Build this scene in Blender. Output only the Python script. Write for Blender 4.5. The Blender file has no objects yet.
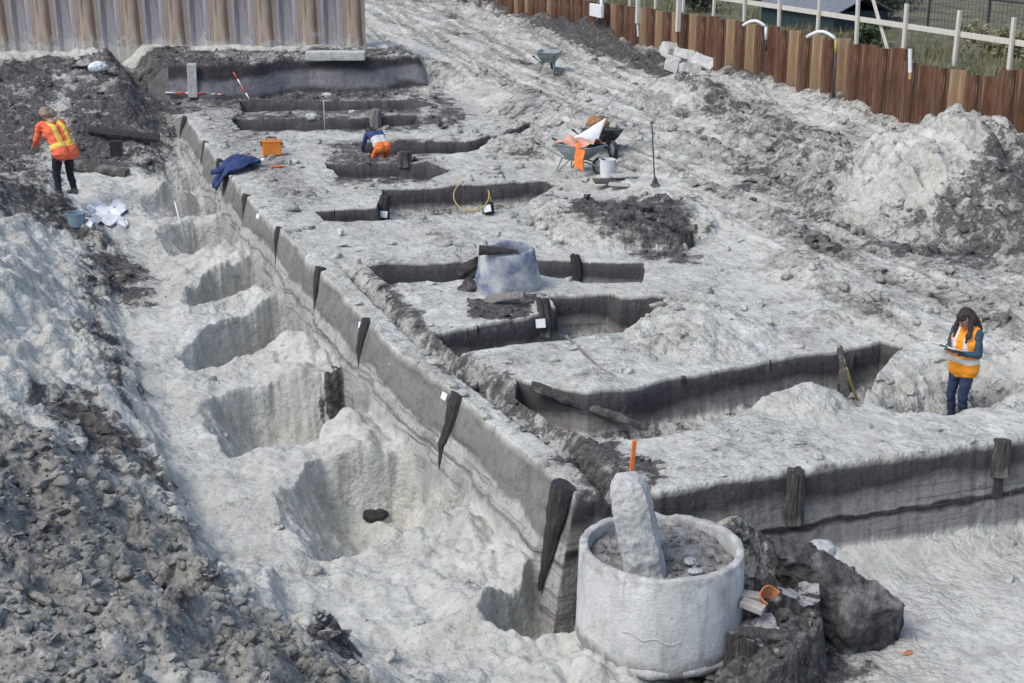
import bpy, bmesh, math, random
import numpy as np
from mathutils import Vector, Matrix
R = math.radians
random.seed(7)
sc = bpy.context.scene
col = sc.collection

# ------------------------------------------------------------------ camera numbers
TH = R(18.2); FPX = 1400.0; CH = 6.0
CT, ST = math.cos(TH), math.sin(TH)
A0 = np.array([0.6515, 13.2665]); ES = np.array([-0.3601, 0.9329]); EC = np.array([ES[1], -ES[0]])

def at(u, v, z=0.0):
    """world x, y of the point of the plane at height z seen at u, v of the survey photograph"""
    x = (u-512)/FPX; q = (v-341.5)/FPX
    dy = CT-q*ST; dz = -ST-q*CT
    t = (z-CH)/dz
    return x*t, dy*t
def site(x, y):
    d0 = x-A0[0]; d1 = y-A0[1]
    return d0*EC[0]+d1*EC[1], d0*ES[0]+d1*ES[1]
def world(c, s):
    return A0[0]+c*EC[0]+s*ES[0], A0[1]+c*EC[1]+s*ES[1]
def S(u, v, z=0.0): return site(*at(u, v, z))
ANG = math.atan2(EC[1], EC[0])      # rotation of the site grid

# ------------------------------------------------------------------ noise
_r = np.random.RandomState(3)
_perm = np.tile(_r.permutation(256), 3).astype(np.int32)
_ga = _r.rand(256)*2*np.pi
_gx = np.cos(_ga).astype(np.float32); _gy = np.sin(_ga).astype(np.float32)
_rv = _r.rand(256, 3).astype(np.float32)
def perlin(x, y):
    xi = np.floor(x).astype(np.int32); yi = np.floor(y).astype(np.int32)
    fx = (x-xi).astype(np.float32); fy = (y-yi).astype(np.float32)
    u = fx*fx*fx*(fx*(fx*6-15)+10); v = fy*fy*fy*(fy*(fy*6-15)+10)
    def g(ix, iy, dx, dy):
        h = _perm[_perm[ix & 255]+(iy & 255)]
        return _gx[h]*dx+_gy[h]*dy
    a = g(xi, yi, fx, fy); b = g(xi+1, yi, fx-1, fy)
    c = g(xi, yi+1, fx, fy-1); d = g(xi+1, yi+1, fx-1, fy-1)
    l0 = a+(b-a)*u; l1 = c+(d-c)*u
    return (l0+(l1-l0)*v)*1.5
def fbm(x, y, oct=4, gain=.5):
    t = 0; a = 1; k = 0
    for i in range(oct):
        t = t+a*perlin(x+17.3*i, y-9.1*i); k += a
        x = x*2.03; y = y*2.03; a *= gain
    return t/k*1.3
def lumps(x, y, cov=.8):
    """rounded clods, one at most per cell: height 0..1"""
    wx_ = perlin(x*1.9+3, y*1.9); wy_ = perlin(x*1.9-8, y*1.9+4); x = x+.28*wx_+.10*perlin(x*5, y*5); y = y+.28*wy_
    xi = np.floor(x).astype(np.int32); yi = np.floor(y).astype(np.int32)
    out = np.zeros_like(x, dtype=np.float32)
    for dx in (-1, 0, 1):
        for dy in (-1, 0, 1):
            h = _perm[_perm[(xi+dx) & 255]+((yi+dy) & 255)]
            r = _rv[h]
            px = x-(xi+dx+r[:, 0]); py = y-(yi+dy+r[:, 1])
            rad = .3+.55*r[:, 2]
            an = r[:, 0]*6.28; ca = np.cos(an); sa = np.sin(an)
            qx = (px*ca+py*sa); qy = (-px*sa+py*ca)*1.5
            d2 = (qx*qx+qy*qy)/(rad*rad)
            k = np.where(d2 < 1, np.minimum((1-d2)*1.5, .8+.35*qx/rad)*rad*.75, 0)*(r[:, 1] < cov)
            out = np.maximum(out, k)
    return out
def sstep(t):
    t = np.clip(t, 0, 1); return t*t*(3-2*t)
def psdf(px, py, poly):
    """signed distance, positive inside"""
    p = np.array(poly, dtype=np.float32); n = len(p)
    d = np.full(px.shape, 1e9, dtype=np.float32); ins = np.zeros(px.shape, dtype=bool)
    for i in range(n):
        a = p[i]; b = p[i-1]
        ex, ey = b[0]-a[0], b[1]-a[1]
        wx = px-a[0]; wy = py-a[1]
        t = np.clip((wx*ex+wy*ey)/(ex*ex+ey*ey+1e-9), 0, 1)
        d = np.minimum(d, (wx-ex*t)**2+(wy-ey*t)**2)
        c = ((a[1] > py) != (b[1] > py))
        xin = (b[0]-a[0])*(py-a[1])/((b[1]-a[1])+1e-9)+a[0]
        ins ^= c & (px < xin)
    d = np.sqrt(d)
    return np.where(ins, d, -d)

# ------------------------------------------------------------------ the terrain
EDGE_S = [-1, 0, 2.8, 5.1, 8.8, 15, 21, 26.3, 27.5, 40]
EDGE_C = [0, 0, -.17, -.42, -.38, -.42, -.25, 0.0, 0.0, 0.0]
def edge_c(s): return np.interp(s, EDGE_S, EDGE_C)

TRENCHES = [
 ([(.24,-.4),(.70,-.4),(.71,1.2),(.68,2.8),(.5,4.2),(.3,5.6),(.3,8),(.12,10),(-.02,10),(-.1,8),(-.1,5.2),(.06,3),(.22,1.2)], -.30, .20),   # polygon in site metres, floor height, wall width
 ([(.78,1.15),(1.95,1.1),(3.2,1.55),(3.7,1.7),(4.35,1.25),(4.75,1.7),(5.3,2.2),(6.05,2.7),(5.95,3.08),(3.85,2.9),(2.6,2.82),(1.9,2.66),(1.35,2.7),(.72,3.55),(.55,3.1),(.62,1.9)], -.64, .08),
 ([(.36,4.75),(1.86,4.7),(3.0,4.7),(3.6,5.2),(4.1,5.9),(3.42,6.15),(3.45,6.6),(2.5,6.75),(2.35,6.1),(1.8,5.88),(.3,5.66)], -.68, .08),
 ([(.4,8.2),(1.75,8.1),(2.84,7.9),(3.4,7.2),(4.2,6.95),(4.75,8.0),(3.86,8.62),(3.2,8.9),(1.9,9.15),(.38,9.45)], -.50, .08),
 ([(.5,12.75),(1.85,12.4),(4.35,12.6),(5.75,14.2),(5.7,14.75),(3.8,14.95),(2.25,15.0),(1.75,13.7),(.55,13.78)], -.5, .10),
 ([(1.75,16.4),(3.4,15.75),(4.3,16.6),(4.05,17.55),(1.85,18.35)], -.5, .12),
 ([(3.05,18.6),(5.4,18.5),(7.3,19.4),(7.8,20.6),(5.9,20.0),(3.1,20.75)], -.6, .12),
 ([(.95,23.4),(3.5,22.4),(5.4,22.6),(5.9,24.2),(4.05,24.25),(1.05,25.4)], -.45, .14),
 ([(1.5,26.3),(5.8,24.9),(7.0,25.6),(6.5,26.75),(1.85,28.3)], -.4, .14),
]
PITS = [       # rims of the scoops dug against the baulk: polygon, depth, soft width
 ([(-1.25,-.55),(-.9,-.05),(-.2,.35),(.25,.4),(.2,-1.0),(-.6,-1.0),(-1.1,-.8)], .70, .24),
 ([(-2.48,3.20),(-1.71,4.20),(-0.75,4.05),(-0.35,3.50),(-0.50,2.12),(-1.43,1.57),(-2.48,1.72)], 1.0, .30),
 ([(-2.92,6.70),(-2.25,7.20),(-1.65,7.25),(-0.50,6.90),(-0.60,5.52),(-1.65,4.82),(-2.81,4.72)], 1.0, .30),
 ([(-2.81,9.42),(-1.76,10.60),(-0.90,11.05),(-0.30,11.10),(-0.40,9.32),(-1.54,8.82),(-2.75,8.22)], 1.0, .30),
 ([(-2.31,12.42),(-1.54,13.50),(-0.80,13.90),(-0.20,14.40),(-0.30,12.22),(-1.32,11.62),(-2.31,11.42)], 1.0, .30),
 ([(-2.09,17.20),(-1.32,17.60),(-0.30,17.40),(-0.20,15.72),(-1.00,15.02),(-2.09,15.32)], 1.0, .30),
 ([(-2.09,19.80),(-1.32,20.20),(-0.20,20.10),(-0.20,18.42),(-1.00,17.82),(-2.09,18.02)], .65, .26),
 ([(-1.76,22.90),(-1.00,23.30),(-0.10,23.10),(-0.10,21.22),(-0.90,20.72),(-1.76,21.02)], .5, .26),
]
HEAPS = [      # c, s, height, radius c, radius s, exponent
 (*S(962,122,1.75), 2.25, 3.0, 3.2, .95),
 (*S(1035,150,1.4), 1.5, 2.4, 2.6, 1.0),
 (*S(885,185,.7), .55, 1.4, 2.0, 1.0),
 (*S(760,120,.9), .75, 1.9, 3.4, 1.0),
 (*S(700,82,.9), .8, 1.7, 2.6, 1.0),
 (*S(830,150,.7), .55, 1.7, 2.3, 1.0),
 (*S(635,208,.4), .52, 1.7, 1.5, .8),
 (*S(572,205,.2), .36, .85, .8, .8),
 (*S(700,318,.2), .42, 1.1, 1.3, 1.0),
 (*S(640,300,.1), .18, .8, 1.0, 1.0),
 (*S(805,395,.05), .30, .75, .6, 1.0),
 (*S(540,135,.3), .40, 1.6, 2.2, 1.0),
]
HOLLOW = .62
RAISED = [
 ([(690,674,-.86),(706,646,-.74),(742,626,-.62),(775,600,-.56),(800,598,-.56),(822,606,-.62),(828,628,-.72),(822,652,-.82),(800,672,-.86),(760,690,-.92),(700,695,-.95)], -.84, -.62, .10),
 ([(742,600,-.6),(748,586,-.5),(775,578,-.5),(800,590,-.55),(790,606,-.58),(760,612,-.62)], -.60, -.62, .16),
]
BANK_S = [-6, -2.5, -1, 0, 2.3, 4.5, 7.1, 10.6, 14, 17, 21, 24, 60]
BANK_C = [-1.5, -1.5, -2.0, -2.5, -3.1, -3.3, -3.3, -3.35, -3.1, -2.9, -3.6, -6.0, -6.0]

PEAT = [
 ([(-160,440),(40,455),(130,560),(180,740),(-160,760)], .45, .20, .85, .3),  # survey polygons (u, v), height, strength peat, strength grey clay, feather
 ([(-80,110),(50,140),(72,200),(150,235),(148,275),(105,262),(60,225),(-80,240)], -.35, .52, .4, .5),
 ([(60,255),(104,262),(132,340),(135,400),(90,395),(80,320)], -.55, .45, .4, .4),
 ([(10,400),(100,395),(170,452),(178,492),(110,492),(40,450)], -.5, .55, .4, .3),
 ([(-60,445),(60,465),(190,500),(240,570),(330,615),(430,683),(430,740),(-60,740)], -.4, .22, .85, .3),
 ([(300,606),(352,600),(348,650),(306,640)], -.75, .8, .4, .12),
 ([(330,360),(346,360),(340,385),(322,380)], -.75, .8, .2, .1),
 ([(52,92),(190,72),(195,98),(150,138),(58,132)], .2, .60, .4, .6),
 ([(-40,92),(70,90),(62,128),(-40,126)], .1, .58, .4, .6),
 ([(0,58),(430,50),(430,66),(200,80),(120,84),(90,74),(0,72)], .9, .50, .6, .8),
 ([(-40,128),(45,140),(60,200),(-40,215)], -.2, .55, .4, .5),
 ([(560,185),(640,182),(700,215),(698,244),(640,246),(580,215)], .3, .62, .6, .5),
 ([(1005,150),(1080,130),(1080,268),(905,250),(850,222),(920,215),(975,195)], .5, .46, .5, .7),
 ([(480,-5),(530,10),(690,62),(700,90),(640,62),(520,25)], .9, .75, .5, .6),
 ([(690,80),(760,95),(900,135),(860,170),(850,205),(720,150)], .8, .42, .6, .6),
 ([(430,60),(470,95),(460,130),(415,100)], .5, .5, .5, .5),
 ([(490,95),(560,110),(560,155),(470,150)], .2, .32, .5, .5),
 ([(468,298),(545,296),(525,316),(470,318)], 0, .75, .2, .10),
 ([(232,100),(430,98),(430,132),(232,132)], 0, .47, .6, .5),
 ([(325,140),(440,138),(440,185),(325,185)], 0, .44, .6, .4),
 ([(185,98),(250,98),(330,200),(290,220),(200,130)], 0, .22, .6, .4),
 ([(700,150),(860,210),(1024,330),(1024,300),(900,220),(760,150)], .2, .28, .5, 1.2),
 ([(590,440),(605,436),(665,485),(640,500)], -.05, .75, .4, .12),
 ([(545,455),(590,440),(650,490),(600,520),(570,500)], -.1, .5, .5, .15),
 ([(430,345),(470,350),(545,440),(520,440),(440,370)], -.1, .5, .5, .2),
 ([(690,570),(780,545),(840,570),(870,640),(830,720),(670,720)], -.85, .60, .6, .2),
]
def front_s(c): return np.interp(c, [.3, .6, .85, 2, 5, 12], [0, -.02, -.24, -.27, -.40, -.6])

def terrain(c, s, full=True, snap=0):
    """height and surface masks at site coordinates (arrays)"""
    c = np.asarray(c, dtype=np.float32); s = np.asarray(s, dtype=np.float32)
    DC = np.zeros_like(c); DS = np.zeros_like(c)
    j1 = fbm(c*2.1+5, s*2.1, 4); j2 = fbm(c*2.1-40, s*2.1+13, 4)
    jl = fbm(c*.9-40, s*.9+13, 2)
    big = fbm(c*.33, s*.33+7, 3)
    mid = fbm(c*1.1+90, s*1.1, 4)
    fine = fbm(c*5.5, s*5.5, 4, .6)
    z = .05*mid+.03*big
    # road on the right, rising away
    cb = np.interp(s, [-6, 0, 4, 10, 15, 20, 28, 32, 36], [7.5, 6.6, 5.2, 5.8, 6.3, 7.0, 8.0, 6.5, 2])
    rd = np.interp(s, [-10, 0, 8, 16, 25, 45, 80], [.10, .10, .18, .38, .50, .80, 1.25])
    k_road = sstep((c-cb+.7*big+.25*mid)/1.7)
    z = z+rd*k_road
    z = z+k_road*(.10*fbm(c*1.7, s*.18, 3)+.06*fbm(c*5, s*.5+30, 3))
    trk = np.zeros_like(z)          # wheel ruts of the barrow and digger track
    for c0_, off in ((8.7, 0), (10.6, .5), (12.0, 1.1)):
        cc_ = c0_+.5*np.sin(s*.16+off)+np.where(s > 22, .06*(s-22), 0)+.12*jl
        trk = np.maximum(trk, np.maximum(np.exp(-((c-cc_-.8)/.20)**2), np.exp(-((c-cc_+.8)/.20)**2)))
    z = z-.085*trk*k_road*(1+.5*jl)+.05*k_road*np.exp(-((trk-.35)/.15)**2)
    # rear step
    rs = 28.75+.45*fbm(c*.45+3, s*.05, 2)
    k_rear = np.clip((s-rs)/.3, 0, 1)*sstep((8.2+.6*mid-c)/1.0)*sstep((c+1.2)/1.2)
    z = np.where(k_rear > 0, z*(1-k_rear)+k_rear*(1.0+.10*mid+.06*big+.01*(s-28)), z)
    kr = (s-rs)/.3; cut = np.where((c < 7.9+.6*mid) & (c > -.6), np.clip(.5-np.abs(kr-.5), -1, .5), -1).astype(np.float32)
    rear_top = sstep((s-28.7)/.5)*sstep((8-c)/1.0)
    # spoil against the pile wall, heaps
    dw = 15.0-c
    sp = np.clip(.85+.9*fbm(s*.35+2, c*.1, 3), .1, 1.6)
    spoil = np.interp(s, [0, 10, 26, 30], [.30, .30, .34, .62])*sp*np.exp(-np.clip(dw, 0, 50)/1.2)
    z = z+spoil
    heap = np.zeros_like(z)
    for hc, hs, hh, rc, rr, ex in HEAPS:
        d = np.sqrt(((c-hc+.25*j1)/rc)**2+((s-hs+.25*j2)/rr)**2)
        heap = np.maximum(heap, hh*np.clip(1-d, 0, 1)**ex*(1-.25*np.clip(1-d, 0, 1)))
    z = z+heap*(1+.22*mid)
    # lower ground: the trench on the left and the cut in front
    zl = -1.06+.12*mid+.10*big+.05*fbm(c*2.2+9, s*2.2, 3)
    hump = np.exp(-((c+.85)/.8)**2)*(.16+.2*np.clip(mid, -1, 1))
    zl = zl+hump
    for poly, dep, w in PITS:
        px = c+.10*j1+.10*mid; py = s+.10*j2
        lo = np.min(poly, axis=0)-.3; hi = np.max(poly, axis=0)+.3
        m = (px > lo[0]) & (px < hi[0]) & (py > lo[1]) & (py < hi[1])
        if m.any():
            sd = psdf(px[m], py[m], poly)
            tt = np.clip(sd/w, 0, 1); c_l = min(q[0] for q in poly)
            sh = sstep((px[m]-c_l+.05)/(1.15 if c_l < -1.4 else .5)); tt = tt*(2-tt)
            zl[m] = zl[m]-dep*tt*(.12+.88*sh)
    zl = zl-np.interp(s, [-6, -2, 0, 2], [.25, .14, .08, 0])
    zl = zl+np.interp(s, [15, 21, 26], [0, .40, .46])*sstep((-.6-c)/1.0)
    bank = np.interp(s, BANK_S, BANK_C)+.35*mid+.25*j1
    db = bank-c
    sl = np.interp(s, [-6, -1, 3, 8, 16, 22, 60], [.42, .46, .50, .55, .52, .5, .4])
    bh = np.where(db > 0, sl*db*(1+.25*big), 0)
    bh = np.where(bh > 1.5, 1.5+.25*(bh-1.5), bh)
    zl = zl+bh*sstep(db/.5)*(1-sstep((s-21.5)/4.5))
    # far end of the left trench climbs to the rear plateau
    re = 24.2+.12*(c+3)+.5*mid+.7*big
    up = sstep((s-re)/4.2)
    zl = zl+up*(1.45+.12*mid)+.14*np.clip(lumps(c*.8, s*.8), 0, 1)*sstep((s-re)/1)
    rais = np.zeros_like(z)
    # cut in front of the front baulk
    zf = -1.16+.05*mid+.03*big-.02*np.clip(c-3, 0, 9)
    zf = zf+.72*np.exp(-((c-1.45)/.62)**2-((s+.48)/.45)**2)+.16*np.exp(-((s+.5)/.25)**2)*(c > .5)
    for pl, za, zb, w_ in RAISED:
        pp_ = [S(*q) for q in pl]; lo = np.min(pp_, axis=0)-.3; hi = np.max(pp_, axis=0)+.3
        px = c+.05*j1+.03*fine; py = s+.05*j2+.03*fine
        m = (px > lo[0]) & (px < hi[0]) & (py > lo[1]) & (py < hi[1])
        if m.any():
            tt = np.clip(psdf(px[m], py[m], pp_)/w_+.2, 0, 1); u_ = (px[m]-lo[0]-.3)/(hi[0]-lo[0]-.6)
            top = za+(zb-za)*np.clip(u_, 0, 1)+.05*fine[m]+.05*mid[m]
            zf[m] = np.where(tt > 0, np.maximum(zf[m], zf[m]*(1-tt)+top*tt), zf[m]); rais[m] = np.maximum(rais[m], np.where(tt > 0, 1-.55*(tt >= 1), 0))
    kf = sstep((c-.2-.25*(s+1.5))/1.3)*sstep((.4-s)/.4)
    zlow = zl*(1-kf)+zf*kf
    ed = edge_c(s)
    ine = c-ed+.045*j1+.02*fine
    inf = s-front_s(c)+.03*j2+.02*fine
    we = .30+0*c
    t1 = np.clip(-ine/we, 0, 1); t2 = np.clip(-inf/.13, 0, 1)
    t = np.where(s > 26.5, t1*0+sstep((-c-.2)/1.2), np.maximum(t1, t2))
    z0 = z
    z = z*(1-t)+zlow*t
    lowmask = (t >= .98)
    tu = np.maximum(-ine/we, -inf/.13); cut = np.where(s < 26.5, np.maximum(cut, np.clip(.5-np.abs(tu-.5), -1, .5)), cut)
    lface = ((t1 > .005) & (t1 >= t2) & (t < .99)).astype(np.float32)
    # gully behind the baulk crest
    gl = np.exp(-((c-ed-.72)/.26)**2)*sstep((10.5-s)/2.5)*sstep((s+.1)/.3)
    z = z-.03*gl*(1-t)
    # cross trenches
    tf = np.zeros_like(z); gul = np.zeros_like(z)
    for ti, (poly, fl, w) in enumerate(TRENCHES):
        rg_ = np.interp(s, [0, 10, 16], [.8, .9, 2.0]).astype(np.float32); px = c+(.035*j1+.008*fine)*rg_; py = s+(.045*jl+.010*fine)*rg_
        lo = np.min(poly, axis=0)-.3; hi = np.max(poly, axis=0)+.3
        m = (px > lo[0]) & (px < hi[0]) & (py > lo[1]) & (py < hi[1])
        if m.any():
            sd = psdf(px[m], py[m], poly)
            if snap:
                e_ = .01; hs_ = snap*(.017+.0009*np.clip(s[m], 0, 40))
                g1 = (psdf(px[m]+e_, py[m], poly)-sd)/e_; g2 = (psdf(px[m], py[m]+e_, poly)-sd)/e_
                d0 = np.where(np.abs(sd) < hs_, -sd, np.where(np.abs(sd-w) < hs_, w-sd, 0))
                DC[m] += d0*g1; DS[m] += d0*g2; sd = sd+d0
            tt = np.clip(sd/w, 0, 1)
            zz = z[m]; fz = fl+.05*mid[m]+.02*fine[m]+.12*np.exp(-np.clip(sd, 0, 9)/.12)
            z[m] = np.where(tt > 0, zz*(1-tt)+np.minimum(zz, fz)*tt, zz)
            cut[m] = np.maximum(cut[m], np.clip(.5-np.abs(sd/w-.5), -1, .5)) if ti else cut[m]
            if ti == 0: gul[m] = np.clip(sd/w+.35, 0, 1); continue
            tm = tf[m]; tm = np.maximum(tm, tt); tf[m] = tm
    hol = np.exp(-(((c-5.75+.35*j1+.3*mid)/1.0)**2+((s-1.30+.3*j2)/.52)**2)**1.1); z = z-HOLLOW*hol*(1-tf)*(1+.15*mid)
    # masks
    x, y = world(c, s)
    peat = np.zeros_like(z); clay = np.zeros_like(z)
    wx = x+.25*j1+.1*fine; wy = y+.3*j2+.1*fine
    for poly, pz, a, b, fe in PEAT:
        wp = [at(u, v, pz) for u, v in poly]
        lo = np.min(wp, axis=0)-fe; hi = np.max(wp, axis=0)+fe
        m = (wx > lo[0]) & (wx < hi[0]) & (wy > lo[1]) & (wy < hi[1])
        if not m.any(): continue
        k = sstep(psdf(wx[m], wy[m], wp)/fe*.5+.5)
        peat[m] = np.maximum(peat[m], a*k); clay[m] = np.maximum(clay[m], b*k)
    clay = np.maximum(clay, .75*hol); peat = np.maximum(peat, .38*hol)
    clay = np.maximum(clay, .45*tf); peat = np.maximum(peat, .30*tf)
    clay = np.maximum(clay, .30*k_road*(.6+.4*big))
    clay = np.maximum(clay, np.clip(spoil*1.4, 0, .8)); peat = np.maximum(peat, np.clip(spoil*1.2-.05, 0, .75))
    peat = np.maximum(peat, .5*gl*(1-t)); clay = np.maximum(clay, .5*gl*(1-t))
    clay = np.maximum(clay, .06*sstep(db/.3)*t)
    peat = np.maximum(peat, gul*.34); clay = np.maximum(clay, gul*.42)
    peat = np.maximum(peat, rais*.8); clay = np.maximum(clay, rais*.6)
    rk = fbm(c*1.5+2, s*.22, 4); hk = 1-sstep(heap/.6); k_rh = k_road*hk
    clay = np.maximum(clay, k_rh*np.clip(.47+.75*rk+.3*mid, 0, .85)); peat = np.maximum(peat, k_rh*np.clip(.8*rk+.35*mid-.08, 0, .42))
    clay = np.maximum(clay, np.clip((.30+.35*mid+.25*big)*(1-t)*(s < 29)*(1-hk*0), 0, .5))
    clay = np.maximum(clay, .75*trk*k_road*hk); peat = np.maximum(peat, .22*trk*k_road*hk)
    # broken ground
    clay0 = clay
    rough = np.clip(np.where(lowmask, .0, .08)+.9*np.maximum(clay, peat)+.20*mid, 0, 1)*np.where(lowmask, 1, 1)*(1-.85*np.clip(cut*8, 0, 1))
    rough = rough*(1-.55*k_road*(spoil < .1)*(heap < .05))
    benches = (1-t)*(1-tf)*(1-k_road)*(heap < .03)*(s < 28)
    rough = rough*(1-.55*gul)
    rough = np.maximum(rough, .95*hol)
    rough = rough*(1-.85*benches*(1-hol))*(1-.55*(1-hk)*(1-np.clip(peat*2.5, 0, 1)))
    if full:
        n1 = lumps(c*2.3+3, s*2.3, .75); n2 = lumps(c*5.5, s*5.5+8, .8); n3 = lumps(c*13, s*13-5, .75)
        z = z+rough*(.20*n1*np.clip(clay*1.2, .1, 1)+.095*n2+.035*n3)
        z = z+(.022*fine+.010*n3)*(1-.6*np.clip(cut*8, 0, 1))*(.5+rough)-.05*np.clip(fine+.1, 0, 1)*np.clip(.25+cut, 0, .3)*1.6*(cut > -.6)*(cut < .35)
        fp = lumps(c*1.9+50, s*1.9, .5)        # trodden hollows in the loose sand
        z = z-.035*fp*lowmask*(1-.7*rough)
    z = z.astype(np.float32)
    if snap: return z, peat, clay, cut, lface, rough, t, DC, DS
    return z, peat, clay, cut, lface, rough, t
def gz(c, s):
    return float(terrain(np.array([c]), np.array([s]), False)[0][0])
def gzw(x, y): return gz(*site(x, y))

# ------------------------------------------------------------------ node helpers
def newmat(name):
    m = bpy.data.materials.new(name); m.use_nodes = True
    nt = m.node_tree; nt.nodes.clear()
    out = nt.nodes.new('ShaderNodeOutputMaterial'); b = nt.nodes.new('ShaderNodeBsdfPrincipled')
    nt.links.new(b.outputs[0], out.inputs[0])
    return m, nt, b
def N(nt, typ, **kw):
    n = nt.nodes.new(typ)
    for k, v in kw.items(): setattr(n, k, v)
    return n
def mixc(nt, fac, a, b, blend='MIX'):
    n = N(nt, 'ShaderNodeMix', data_type='RGBA', blend_type=blend)
    for i, v in ((0, fac), (6, a), (7, b)):
        if hasattr(v, 'is_output'): nt.links.new(v, n.inputs[i])
        elif i == 0: n.inputs[0].default_value = v
        else: n.inputs[i].default_value = (*v, 1) if len(v) == 3 else v
    return n.outputs[2]
def mth(nt, op, a, b=0.0, clamp=False):
    n = N(nt, 'ShaderNodeMath', operation=op, use_clamp=clamp)
    for i, v in ((0, a), (1, b)):
        if hasattr(v, 'is_output'): nt.links.new(v, n.inputs[i])
        else: n.inputs[i].default_value = v
    return n.outputs[0]
def ramp(nt, fac, stops, interp='LINEAR'):
    n = N(nt, 'ShaderNodeValToRGB'); e = n.color_ramp.elements; n.color_ramp.interpolation = interp
    while len(e) < len(stops): e.new(.5)
    for el, (p, c) in zip(e, stops):
        el.position = p; el.color = (*c, 1) if not isinstance(c, (int, float)) else (c, c, c, 1)
    nt.links.new(fac, n.inputs[0]); return n.outputs[0]
def noise(nt, vec, scale, detail=5, rough=.6, dist=0.0):
    n = N(nt, 'ShaderNodeTexNoise'); n.inputs['Scale'].default_value = scale
    n.inputs['Detail'].default_value = detail; n.inputs['Roughness'].default_value = rough
    n.inputs['Distortion'].default_value = dist
    if vec is not None: nt.links.new(vec, n.inputs['Vector'])
    return n.outputs[0]
def coords(nt, scale=(1, 1, 1), kind='Object'):
    tc = N(nt, 'ShaderNodeTexCoord'); mp = N(nt, 'ShaderNodeMapping'); mp.inputs['Scale'].default_value = scale
    nt.links.new(tc.outputs[kind], mp.inputs[0]); return mp.outputs[0]
def bump(nt, b, h, strength, dist=.02):
    n = N(nt, 'ShaderNodeBump'); n.inputs['Strength'].default_value = strength; n.inputs['Distance'].default_value = dist
    nt.links.new(h, n.inputs['Height']); nt.links.new(n.outputs[0], b.inputs['Normal'])
def pm(name, c1, c2, scale=6, stretch=(1, 1, 1), rough=.85, bmp=.3, dist=.01, spread=.25, c3=None, metal=0, dirt=None):
    """two-tone weathered surface; c3 adds fine specks, dirt a patchy coat"""
    m, nt, b = newmat(name)
    v = coords(nt, stretch)
    n = noise(nt, v, scale, 6, .62)
    cc = ramp(nt, n, [(.5-spread, c1), (.5+spread, c2)])
    if c3 is not None:
        n2 = noise(nt, v, scale*7, 3, .6)
        cc = mixc(nt, ramp(nt, n2, [(.56, 0), (.68, 1)]), cc, c3)
    if dirt is not None:
        n3 = noise(nt, coords(nt), scale*.45+.7, 6, .7)
        cc = mixc(nt, ramp(nt, n3, [(.5, 0), (.66, .85)]), cc, dirt)
    nt.links.new(cc, b.inputs['Base Color']); b.inputs['Roughness'].default_value = rough
    b.inputs['Metallic'].default_value = metal
    if bmp: bump(nt, b, noise(nt, v, scale*3.2, 6, .65), bmp, dist)
    return m

SAND = (.54, .545, .54)
M = {}
M['oak'] = pm('weathered_oak', (.028, .024, .024), (.12, .105, .098), 5, (9, 9, .8), .9, .9, .02, .2, dirt=(.26, .25, .24))
M['peatwood'] = pm('waterlogged_wood', (.014, .013, .015), (.075, .066, .066), 5, (8, 8, .7), .8, .9, .02, .22)
M['greywood'] = pm('grey_wood', (.10, .09, .085), (.30, .28, .26), 5, (9, 9, .8), .9, .7, .015, .22)
M['paleboard'] = pm('pale_board', (.34, .32, .29), (.55, .53, .50), 4, (10, 10, 1), .85, .3, .01, .25)
M['concrete'] = pm('old_concrete', (.36, .365, .35), (.68, .68, .655), 6, (1.3, 1.3, .7), .95, 1.0, .03, .20, c3=(.42, .415, .40), dirt=(.55, .54, .51))
M['concrete2'] = pm('blue_stained_concrete', (.13, .16, .24), (.52, .53, .52), 2.2, (1, 1, 1.2), .9, .4, .012, .12, c3=(.30, .32, .36))
M['rubble'] = pm('rubble_fill', (.13, .12, .11), (.42, .41, .39), 9, (1, 1, 1), .95, 1.0, .04, .18)
M['rust'] = pm('rusty_steel', (.022, .010, .008), (.20, .095, .05), 2.6, (2.4, 2.4, .16), .8, .4, .01, .17, c3=(.30, .19, .11), dirt=(.055, .020, .012))
M['tanrust'] = pm('pale_rusty_steel', (.12, .060, .034), (.40, .29, .18), 2.2, (3, 3, .25), .85, .4, .01, .2, c3=(.22, .10, .05), dirt=(.30, .17, .09))
M['greysteel'] = pm('mud_grey_steel', (.19, .175, .175), (.38, .36, .37), 2.2, (2.5, 2.5, .4), .85, .3, .01, .2, dirt=(.24, .19, .15))
M['tansteel'] = pm('mud_tan_steel', (.22, .17, .13), (.40, .33, .26), 2.2, (2.5, 2.5, .4), .85, .3, .01, .2, dirt=(.32, .30, .30))
M['darksteel'] = pm('dark_steel', (.02, .022, .024), (.05, .05, .055), 6, rough=.6, bmp=.1)
M['galv'] = pm('grey_green_steel', (.14, .19, .19), (.26, .32, .32), 7, rough=.5, bmp=.15, dirt=(.34, .34, .33))
M['blacktray'] = pm('black_steel', (.015, .016, .018), (.05, .05, .055), 7, rough=.55, bmp=.15, dirt=(.18, .18, .18))
M['rubber'] = pm('black_rubber', (.012, .012, .012), (.03, .03, .03), 9, rough=.85, bmp=.2, dirt=(.14, .13, .13))
M['white'] = pm('white_plastic', (.66, .68, .70), (.80, .81, .82), 5, rough=.45, bmp=.08, spread=.3)
M['tagwhite'] = pm('white_card', (.74, .75, .76), (.82, .82, .82), 9, rough=.6, bmp=0, spread=.3)
M['orange'] = pm('orange_plastic', (.62, .17, .02), (.85, .30, .04), 6, rough=.5, bmp=.1, spread=.3)
M['fluo'] = pm('orange_fabric', (.75, .15, .035), (.92, .27, .06), 9, rough=.8, bmp=.4, dist=.01, spread=.3)
M['redpaint'] = pm('red_paint', (.60, .08, .05), (.75, .14, .08), 9, rough=.5, bmp=0, spread=.3)
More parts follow.
